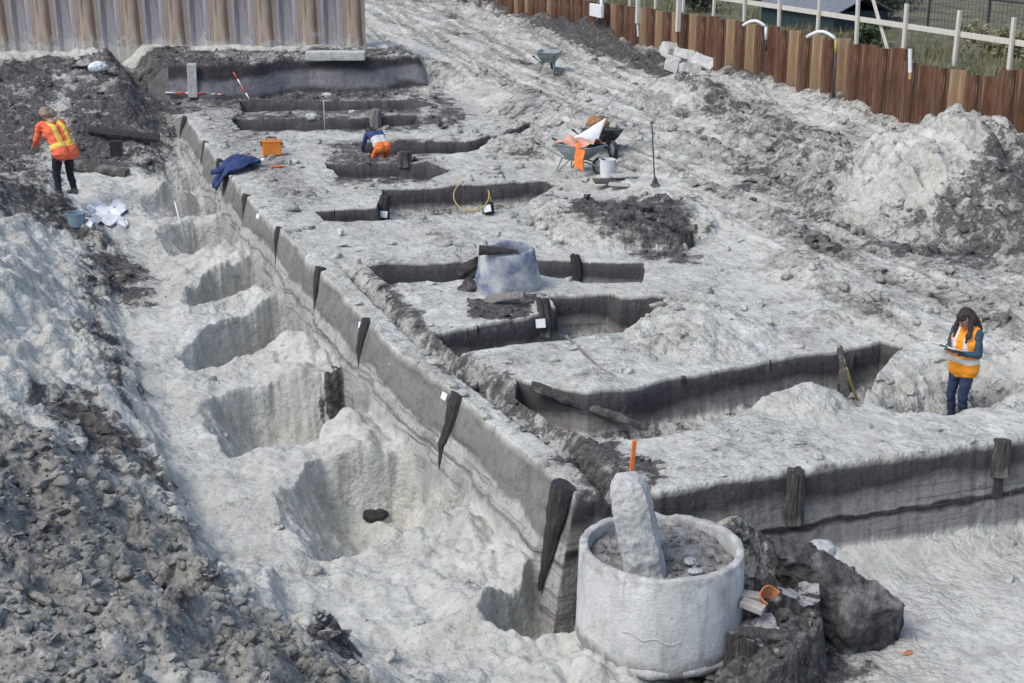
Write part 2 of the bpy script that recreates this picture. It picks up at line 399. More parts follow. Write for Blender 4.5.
M['blue'] = pm('blue_fabric', (.014, .026, .085), (.045, .075, .21), 8, rough=.85, bmp=.5, dist=.012, spread=.25)
M['bluegrey'] = pm('blue_grey_plastic', (.20, .29, .36), (.28, .37, .44), 6, rough=.5, bmp=.1)
M['yellow'] = pm('yellow_hose', (.38, .27, .08), (.56, .42, .14), 8, rough=.5, bmp=0)
M['terracotta'] = pm('terracotta', (.38, .14, .06), (.56, .25, .12), 8, rough=.8, bmp=.3)
M['brick'] = pm('dusty_brick', (.32, .28, .25), (.50, .47, .44), 9, rough=.92, bmp=.5)
M['timberwhite'] = pm('raw_timber', (.50, .47, .41), (.70, .67, .60), 4, (9, 9, .7), .8, .3, .01, .25)
M['shedwall'] = pm('dark_green_boards', (.012, .030, .034), (.03, .055, .06), 5, (9, 9, .6), .7, .3)
M['shedroof'] = pm('grey_roof_felt', (.12, .135, .16), (.20, .215, .245), 3, rough=.85, bmp=.4)
M['bark'] = pm('bark', (.05, .04, .03), (.12, .10, .08), 5, (6, 6, 1), .95, .8, .02)
def leafmat(name, a, b):
    m, nt, bs = newmat(name)
    oi = N(nt, 'ShaderNodeNewGeometry')
    nt.links.new(mixc(nt, oi.outputs['Random Per Island'], a, b), bs.inputs['Base Color']); bs.inputs['Roughness'].default_value = .7
    return m
M['leaf'] = leafmat('leaf', (.022, .042, .014), (.085, .12, .035))
M['leafdry'] = leafmat('leaf_dry', (.10, .095, .04), (.27, .24, .13))
M['leafdark'] = leafmat('leaf_dark', (.012, .022, .010), (.05, .062, .028))
M['flower'] = leafmat('flower', (.75, .65, .05), (.85, .80, .25))
M['skin'] = pm('skin', (.42, .25, .18), (.52, .32, .24), 14, rough=.6, bmp=.05)
M['hair'] = pm('dark_brown_hair', (.012, .008, .007), (.045, .026, .02), 10, (14, 14, 2), .55, .6, .01)
M['hairfair'] = pm('sandy_hair', (.20, .15, .10), (.36, .29, .20), 10, (12, 12, 2), .6, .6, .01)
M['denim'] = pm('denim', (.012, .020, .05), (.04, .06, .12), 12, rough=.9, bmp=.5)
M['denimjacket'] = pm('denim_jacket', (.02, .05, .085), (.05, .10, .15), 12, rough=.9, bmp=.6)
M['darkcloth'] = pm('dark_cloth', (.008, .010, .018), (.025, .028, .042), 12, rough=.9, bmp=.5)
M['shoe'] = pm('muddy_boot', (.03, .028, .026), (.20, .19, .18), 12, rough=.9, bmp=.4)
M['vest'] = pm('orange_vest', (.85, .27, .01), (.95, .38, .03), 9, rough=.75, bmp=.4, spread=.3)
M['vestyellow'] = pm('yellow_vest_stripe', (.85, .55, .06), (.92, .68, .14), 9, rough=.7, bmp=.2, spread=.3)
M['silver'] = pm('reflective_tape', (.60, .61, .60), (.75, .76, .75), 9, rough=.4, bmp=.1, spread=.3)
M['eye'] = pm('eye', (.02, .015, .012), (.03, .02, .015), 9, rough=.2, bmp=0)
M['lip'] = pm('lip', (.32, .11, .09), (.36, .14, .11), 9, rough=.5, bmp=0)
M['redjacket'] = pm('red_orange_jacket', (.80, .12, .05), (.90, .20, .09), 9, rough=.8, bmp=.5, spread=.3)
M['dirtywhite'] = pm('dirty_white_cloth', (.46, .47, .46), (.66, .66, .64), 6, rough=.9, bmp=.5)

def splashed(name, a, b_, mud):
    m, nt, b = newmat(name); geo = N(nt, 'ShaderNodeNewGeometry'); sx = N(nt, 'ShaderNodeSeparateXYZ'); nt.links.new(geo.outputs['Position'], sx.inputs[0])
    v = coords(nt, (2.5, 2.5, .3)); n = noise(nt, v, 2.2, 6, .65); c = ramp(nt, n, [(.34, a), (.66, b_)])
    st = noise(nt, coords(nt, (7, 7, .25)), 2.0, 4, .6); c = mixc(nt, ramp(nt, st, [(.55, 0), (.70, .7)]), c, tuple(x*.45 for x in a))
    n2 = noise(nt, geo.outputs['Position'], 3.0, 7, .72)
    k = ramp(nt, mth(nt, 'SUBTRACT', mth(nt, 'MULTIPLY', n2, 1.42), mth(nt, 'MULTIPLY', mth(nt, 'SUBTRACT', sx.outputs[2], 1.0), .55)), [(.56, 0), (.70, .9)])
    c = mixc(nt, k, c, mud); nt.links.new(c, b.inputs['Base Color']); b.inputs['Roughness'].default_value = .88
    bump(nt, b, n2, .5, .03); return m
M['greysteel'] = splashed('mud_grey_steel', (.20, .185, .19), (.38, .36, .375), (.42, .41, .395))
M['tansteel'] = splashed('mud_tan_steel', (.21, .155, .115), (.40, .33, .27), (.40, .385, .365))
def ringmat():
    m, nt, b = newmat('ring_concrete'); v = coords(nt); sx = N(nt, 'ShaderNodeSeparateXYZ'); nt.links.new(v, sx.inputs[0])
    n = noise(nt, coords(nt, (1, 1, .6)), 3.0, 8, .68); c = ramp(nt, n, [(.30, (.34, .345, .33)), (.48, (.56, .565, .54)), (.68, (.70, .70, .675))])
    st = noise(nt, coords(nt, (6, 6, .5)), 1.6, 5, .6); c = mixc(nt, ramp(nt, st, [(.54, 0), (.68, .55)]), c, (.30, .295, .28))
    f = noise(nt, v, 26, 5, .7); c = mixc(nt, ramp(nt, f, [(.30, .7), (.40, 0)]), c, (.20, .195, .19))
    k = ramp(nt, mth(nt, 'SUBTRACT', mth(nt, 'MULTIPLY', n, 1.0), mth(nt, 'MULTIPLY', sx.outputs[2], 1.9)), [(.16, 0), (.34, .9)]); c = mixc(nt, k, c, (.24, .225, .205))
    kt = ramp(nt, mth(nt, 'ADD', mth(nt, 'MULTIPLY', noise(nt, v, 7, 6, .7), 1.2), mth(nt, 'MULTIPLY', mth(nt, 'SUBTRACT', sx.outputs[2], .93), 1.3)), [(.60, 0), (.72, .6)]); c = mixc(nt, kt, c, (.33, .31, .28))
    nt.links.new(c, b.inputs['Base Color']); b.inputs['Roughness'].default_value = .95; bump(nt, b, mth(nt, 'ADD', f, n), .9, .02); return m
M['ringconcrete'] = ringmat()
def ground_mat():
    m, nt, b = newmat('excavated_soil')
    geo = N(nt, 'ShaderNodeNewGeometry'); pos = geo.outputs['Position']
    a = N(nt, 'ShaderNodeAttribute', attribute_name='soil'); sep = N(nt, 'ShaderNodeSeparateColor')
    nt.links.new(a.outputs['Color'], sep.inputs[0])
    peat, clay, cut = sep.outputs[0], sep.outputs[1], sep.outputs[2]
    lface = a.outputs['Alpha']
    def mp(scale, rot=0):
        n = N(nt, 'ShaderNodeMapping'); n.inputs['Scale'].default_value = scale; n.inputs['Rotation'].default_value = (0, 0, rot)
        nt.links.new(pos, n.inputs[0]); return n.outputs[0]
    n_big = noise(nt, pos, .55, 4, .55); n_mid = noise(nt, pos, 2.6, 6, .65, .4); n_fin = noise(nt, pos, 11, 6, .7); n_spk = noise(nt, pos, 34, 4, .65)
    sand = ramp(nt, n_mid, [(.28, (.385, .378, .335)), (.48, (.53, .53, .48)), (.70, (.65, .655, .605))])
    sand = mixc(nt, ramp(nt, n_big, [(.40, 0), (.65, .35)]), sand, (.39, .37, .31))
    sand = mixc(nt, ramp(nt, n_fin, [(.34, .62), (.47, 0)]), sand, (.25, .24, .222))
    sand = mixc(nt, ramp(nt, n_spk, [(.30, .6), (.41, 0)]), sand, (.17, .16, .165))
    cl = ramp(nt, n_fin, [(.30, (.085, .08, .073)), (.50, (.235, .228, .205)), (.70, (.43, .42, .375))])
    pt = ramp(nt, n_fin, [(.28, (.018, .016, .017)), (.50, (.060, .054, .054)), (.72, (.19, .18, .17))])
    def cen(n, k): return mth(nt, 'MULTIPLY', mth(nt, 'SUBTRACT', n, .5), k)
    wob = mth(nt, 'ADD', cen(n_mid, 1.9), mth(nt, 'ADD', cen(n_fin, 1.5), cen(n_big, 1.2)))
    wob2 = mth(nt, 'ADD', cen(noise(nt, mp((1, 1, 1), 1.1), 4.2, 6, .7), 2.2), cen(n_spk, 1.3))
    kc = ramp(nt, mth(nt, 'ADD', clay, wob2), [(.30, 0), (.74, .9)])
    kp = ramp(nt, mth(nt, 'ADD', mth(nt, 'MULTIPLY', peat, 1.3), wob), [(.44, 0), (.66, .95)])
    c = mixc(nt, kc, sand, cl); c = mixc(nt, kp, c, pt)
    # cut faces: layers by height
    sx = N(nt, 'ShaderNodeSeparateXYZ'); nt.links.new(pos, sx.inputs[0])
    warp = noise(nt, mp((.55, .55, .8)), 1.0, 4, .6)
    zz = mth(nt, 'ADD', sx.outputs[2], mth(nt, 'MULTIPLY', mth(nt, 'SUBTRACT', warp, .5), .60))
    lines = noise(nt, mp((.35, .35, 13)), 1.6, 4, .6, .3)
    t = mth(nt, 'DIVIDE', mth(nt, 'ADD', zz, 1.5), 2.7, True)      # -1.5 .. 1.2
    def P(z): return (z+1.5)/2.7
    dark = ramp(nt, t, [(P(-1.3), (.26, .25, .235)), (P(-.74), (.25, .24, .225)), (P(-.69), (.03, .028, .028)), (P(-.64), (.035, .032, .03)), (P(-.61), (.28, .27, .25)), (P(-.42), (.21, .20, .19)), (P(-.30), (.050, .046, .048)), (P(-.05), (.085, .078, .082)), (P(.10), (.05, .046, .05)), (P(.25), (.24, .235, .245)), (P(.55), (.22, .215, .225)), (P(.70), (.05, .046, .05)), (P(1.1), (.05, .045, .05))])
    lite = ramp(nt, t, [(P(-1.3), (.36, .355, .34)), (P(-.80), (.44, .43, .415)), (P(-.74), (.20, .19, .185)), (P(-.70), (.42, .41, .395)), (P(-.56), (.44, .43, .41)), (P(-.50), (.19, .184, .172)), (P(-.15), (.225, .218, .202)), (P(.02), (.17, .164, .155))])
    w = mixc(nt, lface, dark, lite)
    w = mixc(nt, mth(nt, 'MULTIPLY', ramp(nt, lines, [(.34, .8), (.45, 0), (.62, 0), (.74, .6)]), ramp(nt, t, [(P(-.50), 1), (P(-.36), .22)])), w, (.10, .095, .095))
    w = mixc(nt, ramp(nt, n_mid, [(.32, .6), (.50, 0)]), w, (.10, .096, .092))
    w = mixc(nt, ramp(nt, n_fin, [(.32, .5), (.46, 0)]), w, (.07, .066, .064))
    w = mixc(nt, ramp(nt, n_fin, [(.60, 0), (.78, .5)]), w, (.36, .355, .35))
    vc = N(nt, 'ShaderNodeTexVoronoi', feature='DISTANCE_TO_EDGE'); vc.inputs['Scale'].default_value = 2.6
    va = N(nt, 'ShaderNodeVectorMath', operation='ADD'); vn = N(nt, 'ShaderNodeTexNoise'); vn.inputs['Scale'].default_value = 3.2; vn.inputs['Detail'].default_value = 6
    nt.links.new(pos, vn.inputs['Vector']); vs_ = N(nt, 'ShaderNodeVectorMath', operation='SCALE'); vs_.inputs['Scale'].default_value = .7
    nt.links.new(vn.outputs[1], vs_.inputs[0]); nt.links.new(pos, va.inputs[0]); nt.links.new(vs_.outputs[0], va.inputs[1]); nt.links.new(va.outputs[0], vc.inputs['Vector'])
    crk = mth(nt, 'MULTIPLY', ramp(nt, vc.outputs['Distance'], [(.004, .55), (.016, 0)]), ramp(nt, n_big, [(.42, 0), (.52, 1)]))
    w = mixc(nt, crk, w, (.035, .032, .033))
    w = mixc(nt, ramp(nt, n_spk, [(.66, 0), (.74, .6)]), w, (.30, .29, .28))
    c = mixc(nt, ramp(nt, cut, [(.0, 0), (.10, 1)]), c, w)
    nt.links.new(c, b.inputs['Base Color']); b.inputs['Roughness'].default_value = .95
    b.inputs['Specular IOR Level'].default_value = .25
    def voro(scale):
        n = N(nt, 'ShaderNodeTexVoronoi', feature='F1'); n.inputs['Scale'].default_value = scale
        wv_ = N(nt, 'ShaderNodeVectorMath', operation='ADD'); nt.links.new(pos, wv_.inputs[0])
        nn = N(nt, 'ShaderNodeTexNoise'); nn.inputs['Scale'].default_value = scale*.8; nn.inputs['Detail'].default_value = 4; nt.links.new(pos, nn.inputs['Vector'])
        sc_ = N(nt, 'ShaderNodeVectorMath', operation='SCALE'); sc_.inputs['Scale'].default_value = .9/scale; nt.links.new(nn.outputs[1], sc_.inputs[0])
        nt.links.new(sc_.outputs[0], wv_.inputs[1]); nt.links.new(wv_.outputs[0], n.inputs['Vector']); return n.outputs['Distance']
    crumbs = mth(nt, 'ADD', mth(nt, 'MULTIPLY', voro(9.0), -.8), mth(nt, 'MULTIPLY', voro(22.0), -.45))
    h = mth(nt, 'ADD', mth(nt, 'MULTIPLY', mth(nt, 'ADD', n_fin, crumbs), 1.0), mth(nt, 'ADD', mth(nt, 'MULTIPLY', n_spk, .35), mth(nt, 'MULTIPLY', n_mid, .6)))
    bump(nt, b, h, .6, .065)
    bn = b.inputs['Normal'].links[0].from_node; vary = ramp(nt, noise(nt, mp((1, 1, 1), .6), .9, 4, .6), [(.36, .22), (.62, .66)])
    nt.links.new(mth(nt, 'MULTIPLY', vary, mth(nt, 'SUBTRACT', 1.0, mth(nt, 'MULTIPLY', ramp(nt, cut, [(.0, 0), (.10, 1)]), .5))), bn.inputs['Strength'])
    return m
M['soil'] = ground_mat()
M['soilplain'] = pm('trodden_soil', (.30, .295, .29), (.54, .545, .54), 2.5, rough=.95, bmp=.6, dist=.05, c3=(.2, .19, .18))
M['verge'] = pm('rough_grass_soil', (.045, .055, .025), (.20, .19, .12), 1.8, rough=.95, bmp=.9, dist=.06, spread=.22, c3=(.30, .28, .20))

# ------------------------------------------------------------------ mesh helpers
class MB:
    def __init__(s): s.v = []; s.f = []
    def add(s, vs, fs):
        o = len(s.v); s.v += [tuple(p) for p in vs]; s.f += [tuple(i+o for i in f) for f in fs]; return s
    def box(s, c, d, rot=None):
        x, y, z = d[0]/2, d[1]/2, d[2]/2
        vs = [Vector((a*x, b*y, e*z)) for e in (-1, 1) for a, b in ((-1, -1), (1, -1), (1, 1), (-1, 1))]
        if rot is not None: vs = [rot @ v for v in vs]
        vs = [v+Vector(c) for v in vs]
        return s.add(vs, [(3, 2, 1, 0), (4, 5, 6, 7), (0, 1, 5, 4), (1, 2, 6, 5), (2, 3, 7, 6), (3, 0, 4, 7)])
    def bar(s, a, b, w, h):
        a = Vector(a); b = Vector(b); d = b-a
        return s.box((a+b)/2, (w, h, d.length), d.to_track_quat('Z', 'Y').to_matrix())
    def tube(s, pts, rad, n=10, caps=True, jit=0, oval=1.0):
        pts = [Vector(p) for p in pts]; k = len(pts)
        rad = rad if isinstance(rad, (list, tuple)) else [rad]*k
        vs = []; fs = []; ref = None
        for i, p in enumerate(pts):
            d = (pts[min(i+1, k-1)]-pts[max(i-1, 0)]).normalized()
            if ref is None: ref = d.orthogonal().normalized()
            ref = (ref-d*ref.dot(d)).normalized(); q = d.cross(ref)
            for j in range(n):
                an = 2*math.pi*j/n; rr = rad[i]*(1+jit*(random.random()-.5)*2)
                vs.append(p+ref*math.cos(an)*rr+q*math.sin(an)*rr*oval)
        for i in range(k-1):
            for j in range(n):
                a = i*n+j; b = i*n+(j+1) % n
                fs.append((a, b, b+n, a+n))
        if caps:
            fs.append(tuple(range(n-1, -1, -1))); fs.append(tuple((k-1)*n+j for j in range(n)))
        return s.add(vs, fs)
    def lathe(s, prof, n=32, jit=0, closed=False):
        vs = []; fs = []; k = len(prof)
        for r, z in prof:
            for j in range(n):
                an = 2*math.pi*j/n; q = r*(1+jit*(random.random()-.5)) if r > 0 else 0
                vs.append((q*math.cos(an), q*math.sin(an), z))
        for i in range(k if closed else k-1):
            i2 = (i+1) % k
            for j in range(n):
                j2 = (j+1) % n
                fs.append((i*n+j, i*n+j2, i2*n+j2, i2*n+j))
        return s.add(vs, fs)
    def ball(s, c, r, nu=12, nv=8, rot=None, jit=0):
        r = r if isinstance(r, (tuple, list)) else (r, r, r); vs = []; fs = []
        for i in range(nv+1):
            ph = math.pi*i/nv
            for j in range(nu):
                an = 2*math.pi*j/nu; k = 1+jit*(random.random()-.5) if 0 < i < nv else 1
                p = Vector((r[0]*math.sin(ph)*math.cos(an)*k, r[1]*math.sin(ph)*math.sin(an)*k, -r[2]*math.cos(ph)*k))
                if rot is not None: p = rot @ p
                vs.append(p+Vector(c))
        for i in range(nv):
            for j in range(nu):
                fs.append((i*nu+j, i*nu+(j+1) % nu, (i+1)*nu+(j+1) % nu, (i+1)*nu+j))
        return s.add(vs, fs)
    def capsule(s, a, b, ra, rb, n=14):
        a = Vector(a); b = Vector(b); d = (b-a); L = max(d.length, 1e-4); d = d/L
        pts = []; rs = []
        for k in range(5):
            an = math.pi/2*(1-k/4); pts.append(a-d*ra*math.sin(an)); rs.append(max(ra*math.cos(an), .0008))
        for k in range(5):
            an = math.pi/2*(k/4); pts.append(b+d*rb*math.sin(an)); rs.append(max(rb*math.cos(an), .0008))
        return s.tube(pts, rs, n)
    def prism(s, poly, z0, z1):
        n = len(poly)
        return s.add([(x, y, z0) for x, y in poly]+[(x, y, z1) for x, y in poly],
                     [tuple(range(n-1, -1, -1)), tuple(range(n, 2*n))]+[(i, (i+1) % n, n+(i+1) % n, n+i) for i in range(n)])
    def build(s, name, mat, parent=None, smooth=False, bevel=0, rough=0, rscale=4, sub=0):
        me = bpy.data.meshes.new(name); me.from_pydata(s.v, [], s.f)
        if sub or rough or True:
            bm = bmesh.new(); bm.from_mesh(me)
            bmesh.ops.remove_doubles(bm, verts=bm.verts, dist=1e-5)
            bmesh.ops.recalc_face_normals(bm, faces=bm.faces)
            if bevel:
                bmesh.ops.bevel(bm, geom=[e for e in bm.edges if len(e.link_faces) == 2 and e.calc_face_angle(0) > .5], offset=bevel, segments=2, affect='EDGES', profile=.6)
            for _ in range(sub):
                bmesh.ops.subdivide_edges(bm, edges=bm.edges, cuts=1, use_grid_fill=True)
            if rough:
                from mathutils import noise as mn
                bm.normal_update(); off = Vector((random.random()*50, random.random()*50, 0))
                for v in bm.verts:
                    v.co += v.normal*rough*(mn.noise(v.co*rscale+off)+.5*mn.noise(v.co*rscale*2.7+off))
            bm.to_mesh(me); bm.free()
        for m in (mat if isinstance(mat, list) else [mat]): me.materials.append(M[m] if isinstance(m, str) else m)
        if smooth:
            me.polygons.foreach_set('use_smooth', [True]*len(me.polygons))
        o = bpy.data.objects.new(name, me); col.objects.link(o)
        if parent: o.parent = parent
        return o
def tag(o, label, cat, group=None):
    o['label'] = label; o['category'] = cat
    if group: o['group'] = group
    return o
def thing(name, label, cat, loc=(0, 0, 0), rz=0, group=None):
    o = bpy.data.objects.new(name, None); col.objects.link(o); o.empty_display_size = .2
    o.location = loc; o.rotation_euler = (0, 0, rz)
    return tag(o, label, cat, group)
def struct(o): o['kind'] = 'structure'; return o
def stuff(o, label=None, cat=None):
    o['kind'] = 'stuff'
    if label: tag(o, label, cat)
    return o
def copy_of(o, parent=None):
    k = o.copy(); col.objects.link(k)
    if parent: k.parent = parent
    return k
def put(o, loc, rz=0, rx=0, ry=0):
    o.location = loc; o.rotation_euler = (rx, ry, rz); return o

# ------------------------------------------------------------------ ground sheet
def build_ground():
    ss = [-6.2]
    while ss[-1] < 76:
        q = ss[-1]; ss.append(q+(.015+.0009*max(q, 0) if q < 31.5 else .15))
    def seg(a, b, d): return np.arange(a, b, d)
    cs = np.concatenate([seg(-30, -9, .12), seg(-9, -4.5, .034), seg(-4.5, -1, .020), seg(-1, 6.6, .0155), seg(6.6, 15.06, .030)])
    ss = np.array(ss, dtype=np.float32); cs = cs.astype(np.float32)
    ny, nx = len(ss), len(cs)
    s = np.repeat(ss, nx); c = np.tile(cs, ny)
    X, Y = world(c, s)
    z, peat, clay, cut, lface, rough, low, DC, DS = terrain(c, s, True, .55)
    X, Y = world(c+DC, s+DS); X = X.astype(np.float32); Y = Y.astype(np.float32)
    # nothing of this sheet lies beyond the pile wall
    co = np.stack([X, Y, z], 1).astype(np.float32)
    keepv = (Y > 6.8) & (np.abs(X) < .60*Y+2.2) & ((Y < 82) | (c > -12))
    i = np.arange((ny-1)*(nx-1)); r = i//(nx-1); k = i % (nx-1); a = r*nx+k
    F = np.stack([a, a+1, a+nx+1, a+nx], 1)
    F = F[keepv[F].all(1)]
    used = np.unique(F); remap = np.zeros(len(co), dtype=np.int64); remap[used] = np.arange(len(used))
    F = remap[F].astype(np.int32); co = co[used]
    att = np.stack([peat, clay, cut, lface], 1)[used].astype(np.float32)
    me = bpy.data.meshes.new('ground')
    me.vertices.add(len(co)); me.vertices.foreach_set('co', co.ravel())
    me.loops.add(F.size); me.loops.foreach_set('vertex_index', F.ravel())
    me.polygons.add(len(F)); me.polygons.foreach_set('loop_start', np.arange(0, F.size, 4, dtype=np.int32))
    me.update(calc_edges=True)
    at_ = me.attributes.new('soil', 'FLOAT_COLOR', 'POINT'); at_.data.foreach_set('color', att.ravel())
    me.polygons.foreach_set('use_smooth', np.ones(len(F), dtype=bool))
    me.materials.append(M['soil'])
    o = bpy.data.objects.new('ground', me); col.objects.link(o); struct(o)
build_ground()

def build_clods():
    """loose clods on the broken ground"""
    rg = np.random.RandomState(11)
    bm = bmesh.new(); bmesh.ops.create_icosphere(bm, subdivisions=2, radius=1)
    base = np.array([v.co[:] for v in bm.verts], dtype=np.float32); tri = np.array([[v.index for v in f.verts] for f in bm.faces], dtype=np.int32); bm.free()
    n = 46000
    Y = 8.5*np.exp(rg.rand(n)*math.log(45/8.5)); X = (rg.rand(n)-.5)*.86*Y
    c, s = site(X, Y)
    z, peat, clay, cut, lf, rough, low = terrain(c, s)
    w = np.clip(np.maximum(peat*.9, clay)-.12, 0, 1)**1.6*(cut < 0)*(c < 14.8)+.010
    keep = rg.rand(n) < w
    X, Y, z, peat, clay = X[keep], Y[keep], z[keep], peat[keep], clay[keep]
    n = len(X); nb = len(base)
    size = (.018+.085*rg.rand(n)**4.5)*np.clip(Y/12, .8, 2.0); nearleft = (X < -.5) & (Y < 16); size = np.where(nearleft, size*1.25+.11*(rg.rand(n) < .05)*rg.rand(n), size)
    V = np.zeros((n, nb, 3), dtype=np.float32)
    for i in range(n):
        f = base.copy()
        for q in range(8):      # chop flats
            d = rg.randn(3); d /= np.linalg.norm(d); h = .22+.45*rg.rand()
            e = f@d; f -= np.outer(np.clip(e-h, 0, None), d)
        f *= np.array([1, .6+.4*rg.rand(), .45+.35*rg.rand()])*(1+.12*rg.randn(nb, 1))
        an = rg.rand()*6.28; ca, sa = math.cos(an), math.sin(an)
        tl = (rg.rand()-.5)*.9; ct, st = math.cos(tl), math.sin(tl)
        f = f@np.array([[1, 0, 0], [0, ct, st], [0, -st, ct]])@np.array([[ca, sa, 0], [-sa, ca, 0], [0, 0, 1]])
        V[i] = f*size[i]+np.array([X[i], Y[i], z[i]+size[i]*.10])
    F = (tri[None]+(np.arange(n)*nb)[:, None, None]).reshape(-1, 3).astype(np.int32)
    tone = np.repeat(np.stack([peat, clay, np.zeros(n), np.zeros(n)], 1)[:, None], nb, 1).reshape(-1, 4).astype(np.float32)
    me = bpy.data.meshes.new('soil_clods'); co = V.reshape(-1, 3)
    me.vertices.add(len(co)); me.vertices.foreach_set('co', co.ravel())
    me.loops.add(F.size); me.loops.foreach_set('vertex_index', F.ravel())
    me.polygons.add(len(F)); me.polygons.foreach_set('loop_start', np.arange(0, F.size, 3, dtype=np.int32))
    me.update(calc_edges=True)
    me.attributes.new('soil', 'FLOAT_COLOR', 'POINT').data.foreach_set('color', tone.ravel())
    me.materials.append(M['soil'])
    o = bpy.data.objects.new('soil_clods', me); col.objects.link(o)
    stuff(o, 'loose grey and black soil clods strewn over the dug ground', 'soil')
build_clods()

# ------------------------------------------------------------------ finding the ground
def hit(u, v, lo=7.5, hi=75):
    """the ground point seen at u, v of the survey photograph"""
    x = (u-512)/FPX; q = (v-341.5)/FPX
    d = np.array([x, CT-q*ST, -ST-q*CT]); t = np.linspace(lo, hi, 2600)
    c, s = site(d[0]*t, d[1]*t)
    z = terrain(c, s, False)[0]; below = np.nonzero(CH+d[2]*t <= z)[0]
    k = below[0] if len(below) else -1
    return Vector((d[0]*t[k], d[1]*t[k], float(z[k])))
def pix(u, v, z): x, y = at(u, v, z); return Vector((x, y, z))
def wv(c, s, z): x, y = world(c, s); return Vector((x, y, z))
def uv(p):
    y = p[1]*CT-(p[2]-CH)*ST; zz = p[1]*ST+(p[2]-CH)*CT
    return 512+FPX*p[0]/y, 341.5-FPX*zz/y

# ------------------------------------------------------------------ sheet pile walls
def pile_mb(w, h, dep, side, th=.016):
    s_ = side; a = .16*w; b = .30*w
    out = [(0, 0), (a, 0), (b, -dep*s_), (w-b, -dep*s_), (w-a, 0), (w, 0)]
    inn = [(x, y+th) for x, y in out]
    m = MB(); m.prism(out+inn[::-1], 0, h); return m
wall = thing('sheet_pile_wall', 'rusty brown steel sheet pile wall running along the right side behind the spoil', 'pile wall', (*world(15.1, -9.2), 0), ANG+math.pi/2)
protos = []
for side in (1, -1):
    for mt in ('rust', 'tanrust') if side == 1 else ('rust', 'rust'):
        o = pile_mb(.56, 1.0, .15, side).build('pile', mt, wall, bevel=0)
        protos.append((side, o))
used = set(); nP = 96
rp = random.Random(5)
for i in range(nP):
    side = 1 if i % 2 == 0 else -1
    s0 = -9.2+.56*i
    opts = [k for k, (sd_, o_) in enumerate(protos) if sd_ == side]
    k = opts[0] if (rp.random() < (.35 if s0 > 24 else .55) or s0 < 13) else opts[1]
    if k in used: o = copy_of(protos[k][1], wall)
    else: o = protos[k][1]; used.add(k)
    top = 2.24 if s0 > 15.0 else 2.0
    if s0 < 11.8: top = 2.26
    if s0 > 24: top -= .022*(s0-24)
    top += rp.uniform(-.03, .03)
    o.location = (.56*i, -.0005*(i % 2), -.3); o.scale = (1, 1, top+.3)
for k, (sd_, o_) in enumerate(protos):
    if k not in used: bpy.data.objects.remove(o_)
xl, yl = at(366, 49, .95)
lw = thing('sheet_pile_wall', 'mud splashed grey and tan sheet pile wall across the rear left', 'pile wall', (xl, yl, 0), math.pi)
lp = [pile_mb(.70, 4.2, .085, 1).build('pile', 'tansteel', lw), pile_mb(.70, 4.2, .085, -1).build('pile', 'greysteel', lw)]
lp[0].data.transform(Matrix.Rotation(math.pi, 4, 'Z') @ Matrix.Translation((-.7, 0, 0)))
lp[1].data.transform(Matrix.Rotation(math.pi, 4, 'Z') @ Matrix.Translation((-.7, 0, 0)))
for i in range(28):
    o = lp[i % 2] if i < 2 else copy_of(lp[i % 2], lw)
    o.location = (.70*i, 0, .55)
    if i in (2, 5):
        o.location.z = .50
# loose hoses hanging at the head of the rear wall
for (u, lab) in ((12, 'short white hose hanging on the rear pile wall at the far left'), (228, 'short white hose hanging on the rear pile wall near the middle'), (300, 'short white hose hanging on the rear pile wall by its right end')):
    p = pix(u, -3, 3.0); p.y = yl-.22; p.z = 2.75
    m = MB(); m.tube([(0, 0, .5), (.02, -.03, .2), (.0, -.05, 0), (-.05, -.04, -.25)], .035, 8)
    o = m.build('hose', 'white', smooth=True); o.location = p; tag(o, lab, 'hose')

# ------------------------------------------------------------------ ground outside the pit
def sheet(name, mat, c0, c1, s0, s1, z, step, amp):
    cs = np.arange(c0, c1+step, step); ss = np.arange(s0, s1+step, step)
    C, Sg = np.meshgrid(cs, ss); x, y = world(C.ravel(), Sg.ravel())
    h = z+amp*fbm(C.ravel().astype(np.float32)*.5, Sg.ravel().astype(np.float32)*.5, 4)
    n = len(cs); v = np.stack([x, y, h], 1)
    f = [(r*n+k, r*n+k+1, (r+1)*n+k+1, (r+1)*n+k) for r in range(len(ss)-1) for k in range(n-1)]
    me = bpy.data.meshes.new(name); me.from_pydata(v.tolist(), [], f); me.materials.append(M[mat])
    me.polygons.foreach_set('use_smooth', [True]*len(f))
    o = bpy.data.objects.new(name, me); col.objects.link(o); return struct(o)
sheet('verge', 'verge', 15.3, 60, -20, 75, 1.88, .5, .12)
far = MB(); far.add([(-600, 83, 1.0), (600, 83, 1.0), (600, 1200, 1.0), (-600, 1200, 1.0)], [(0, 1, 2, 3)])
struct(far.build('far_ground', 'verge'))
base = MB(); base.add([(-600, -400, -3.4), (600, -400, -3.4), (600, 1200, -3.4), (-600, 1200, -3.4)], [(0, 1, 2, 3)])
struct(base.build('terrain', 'soilplain'))

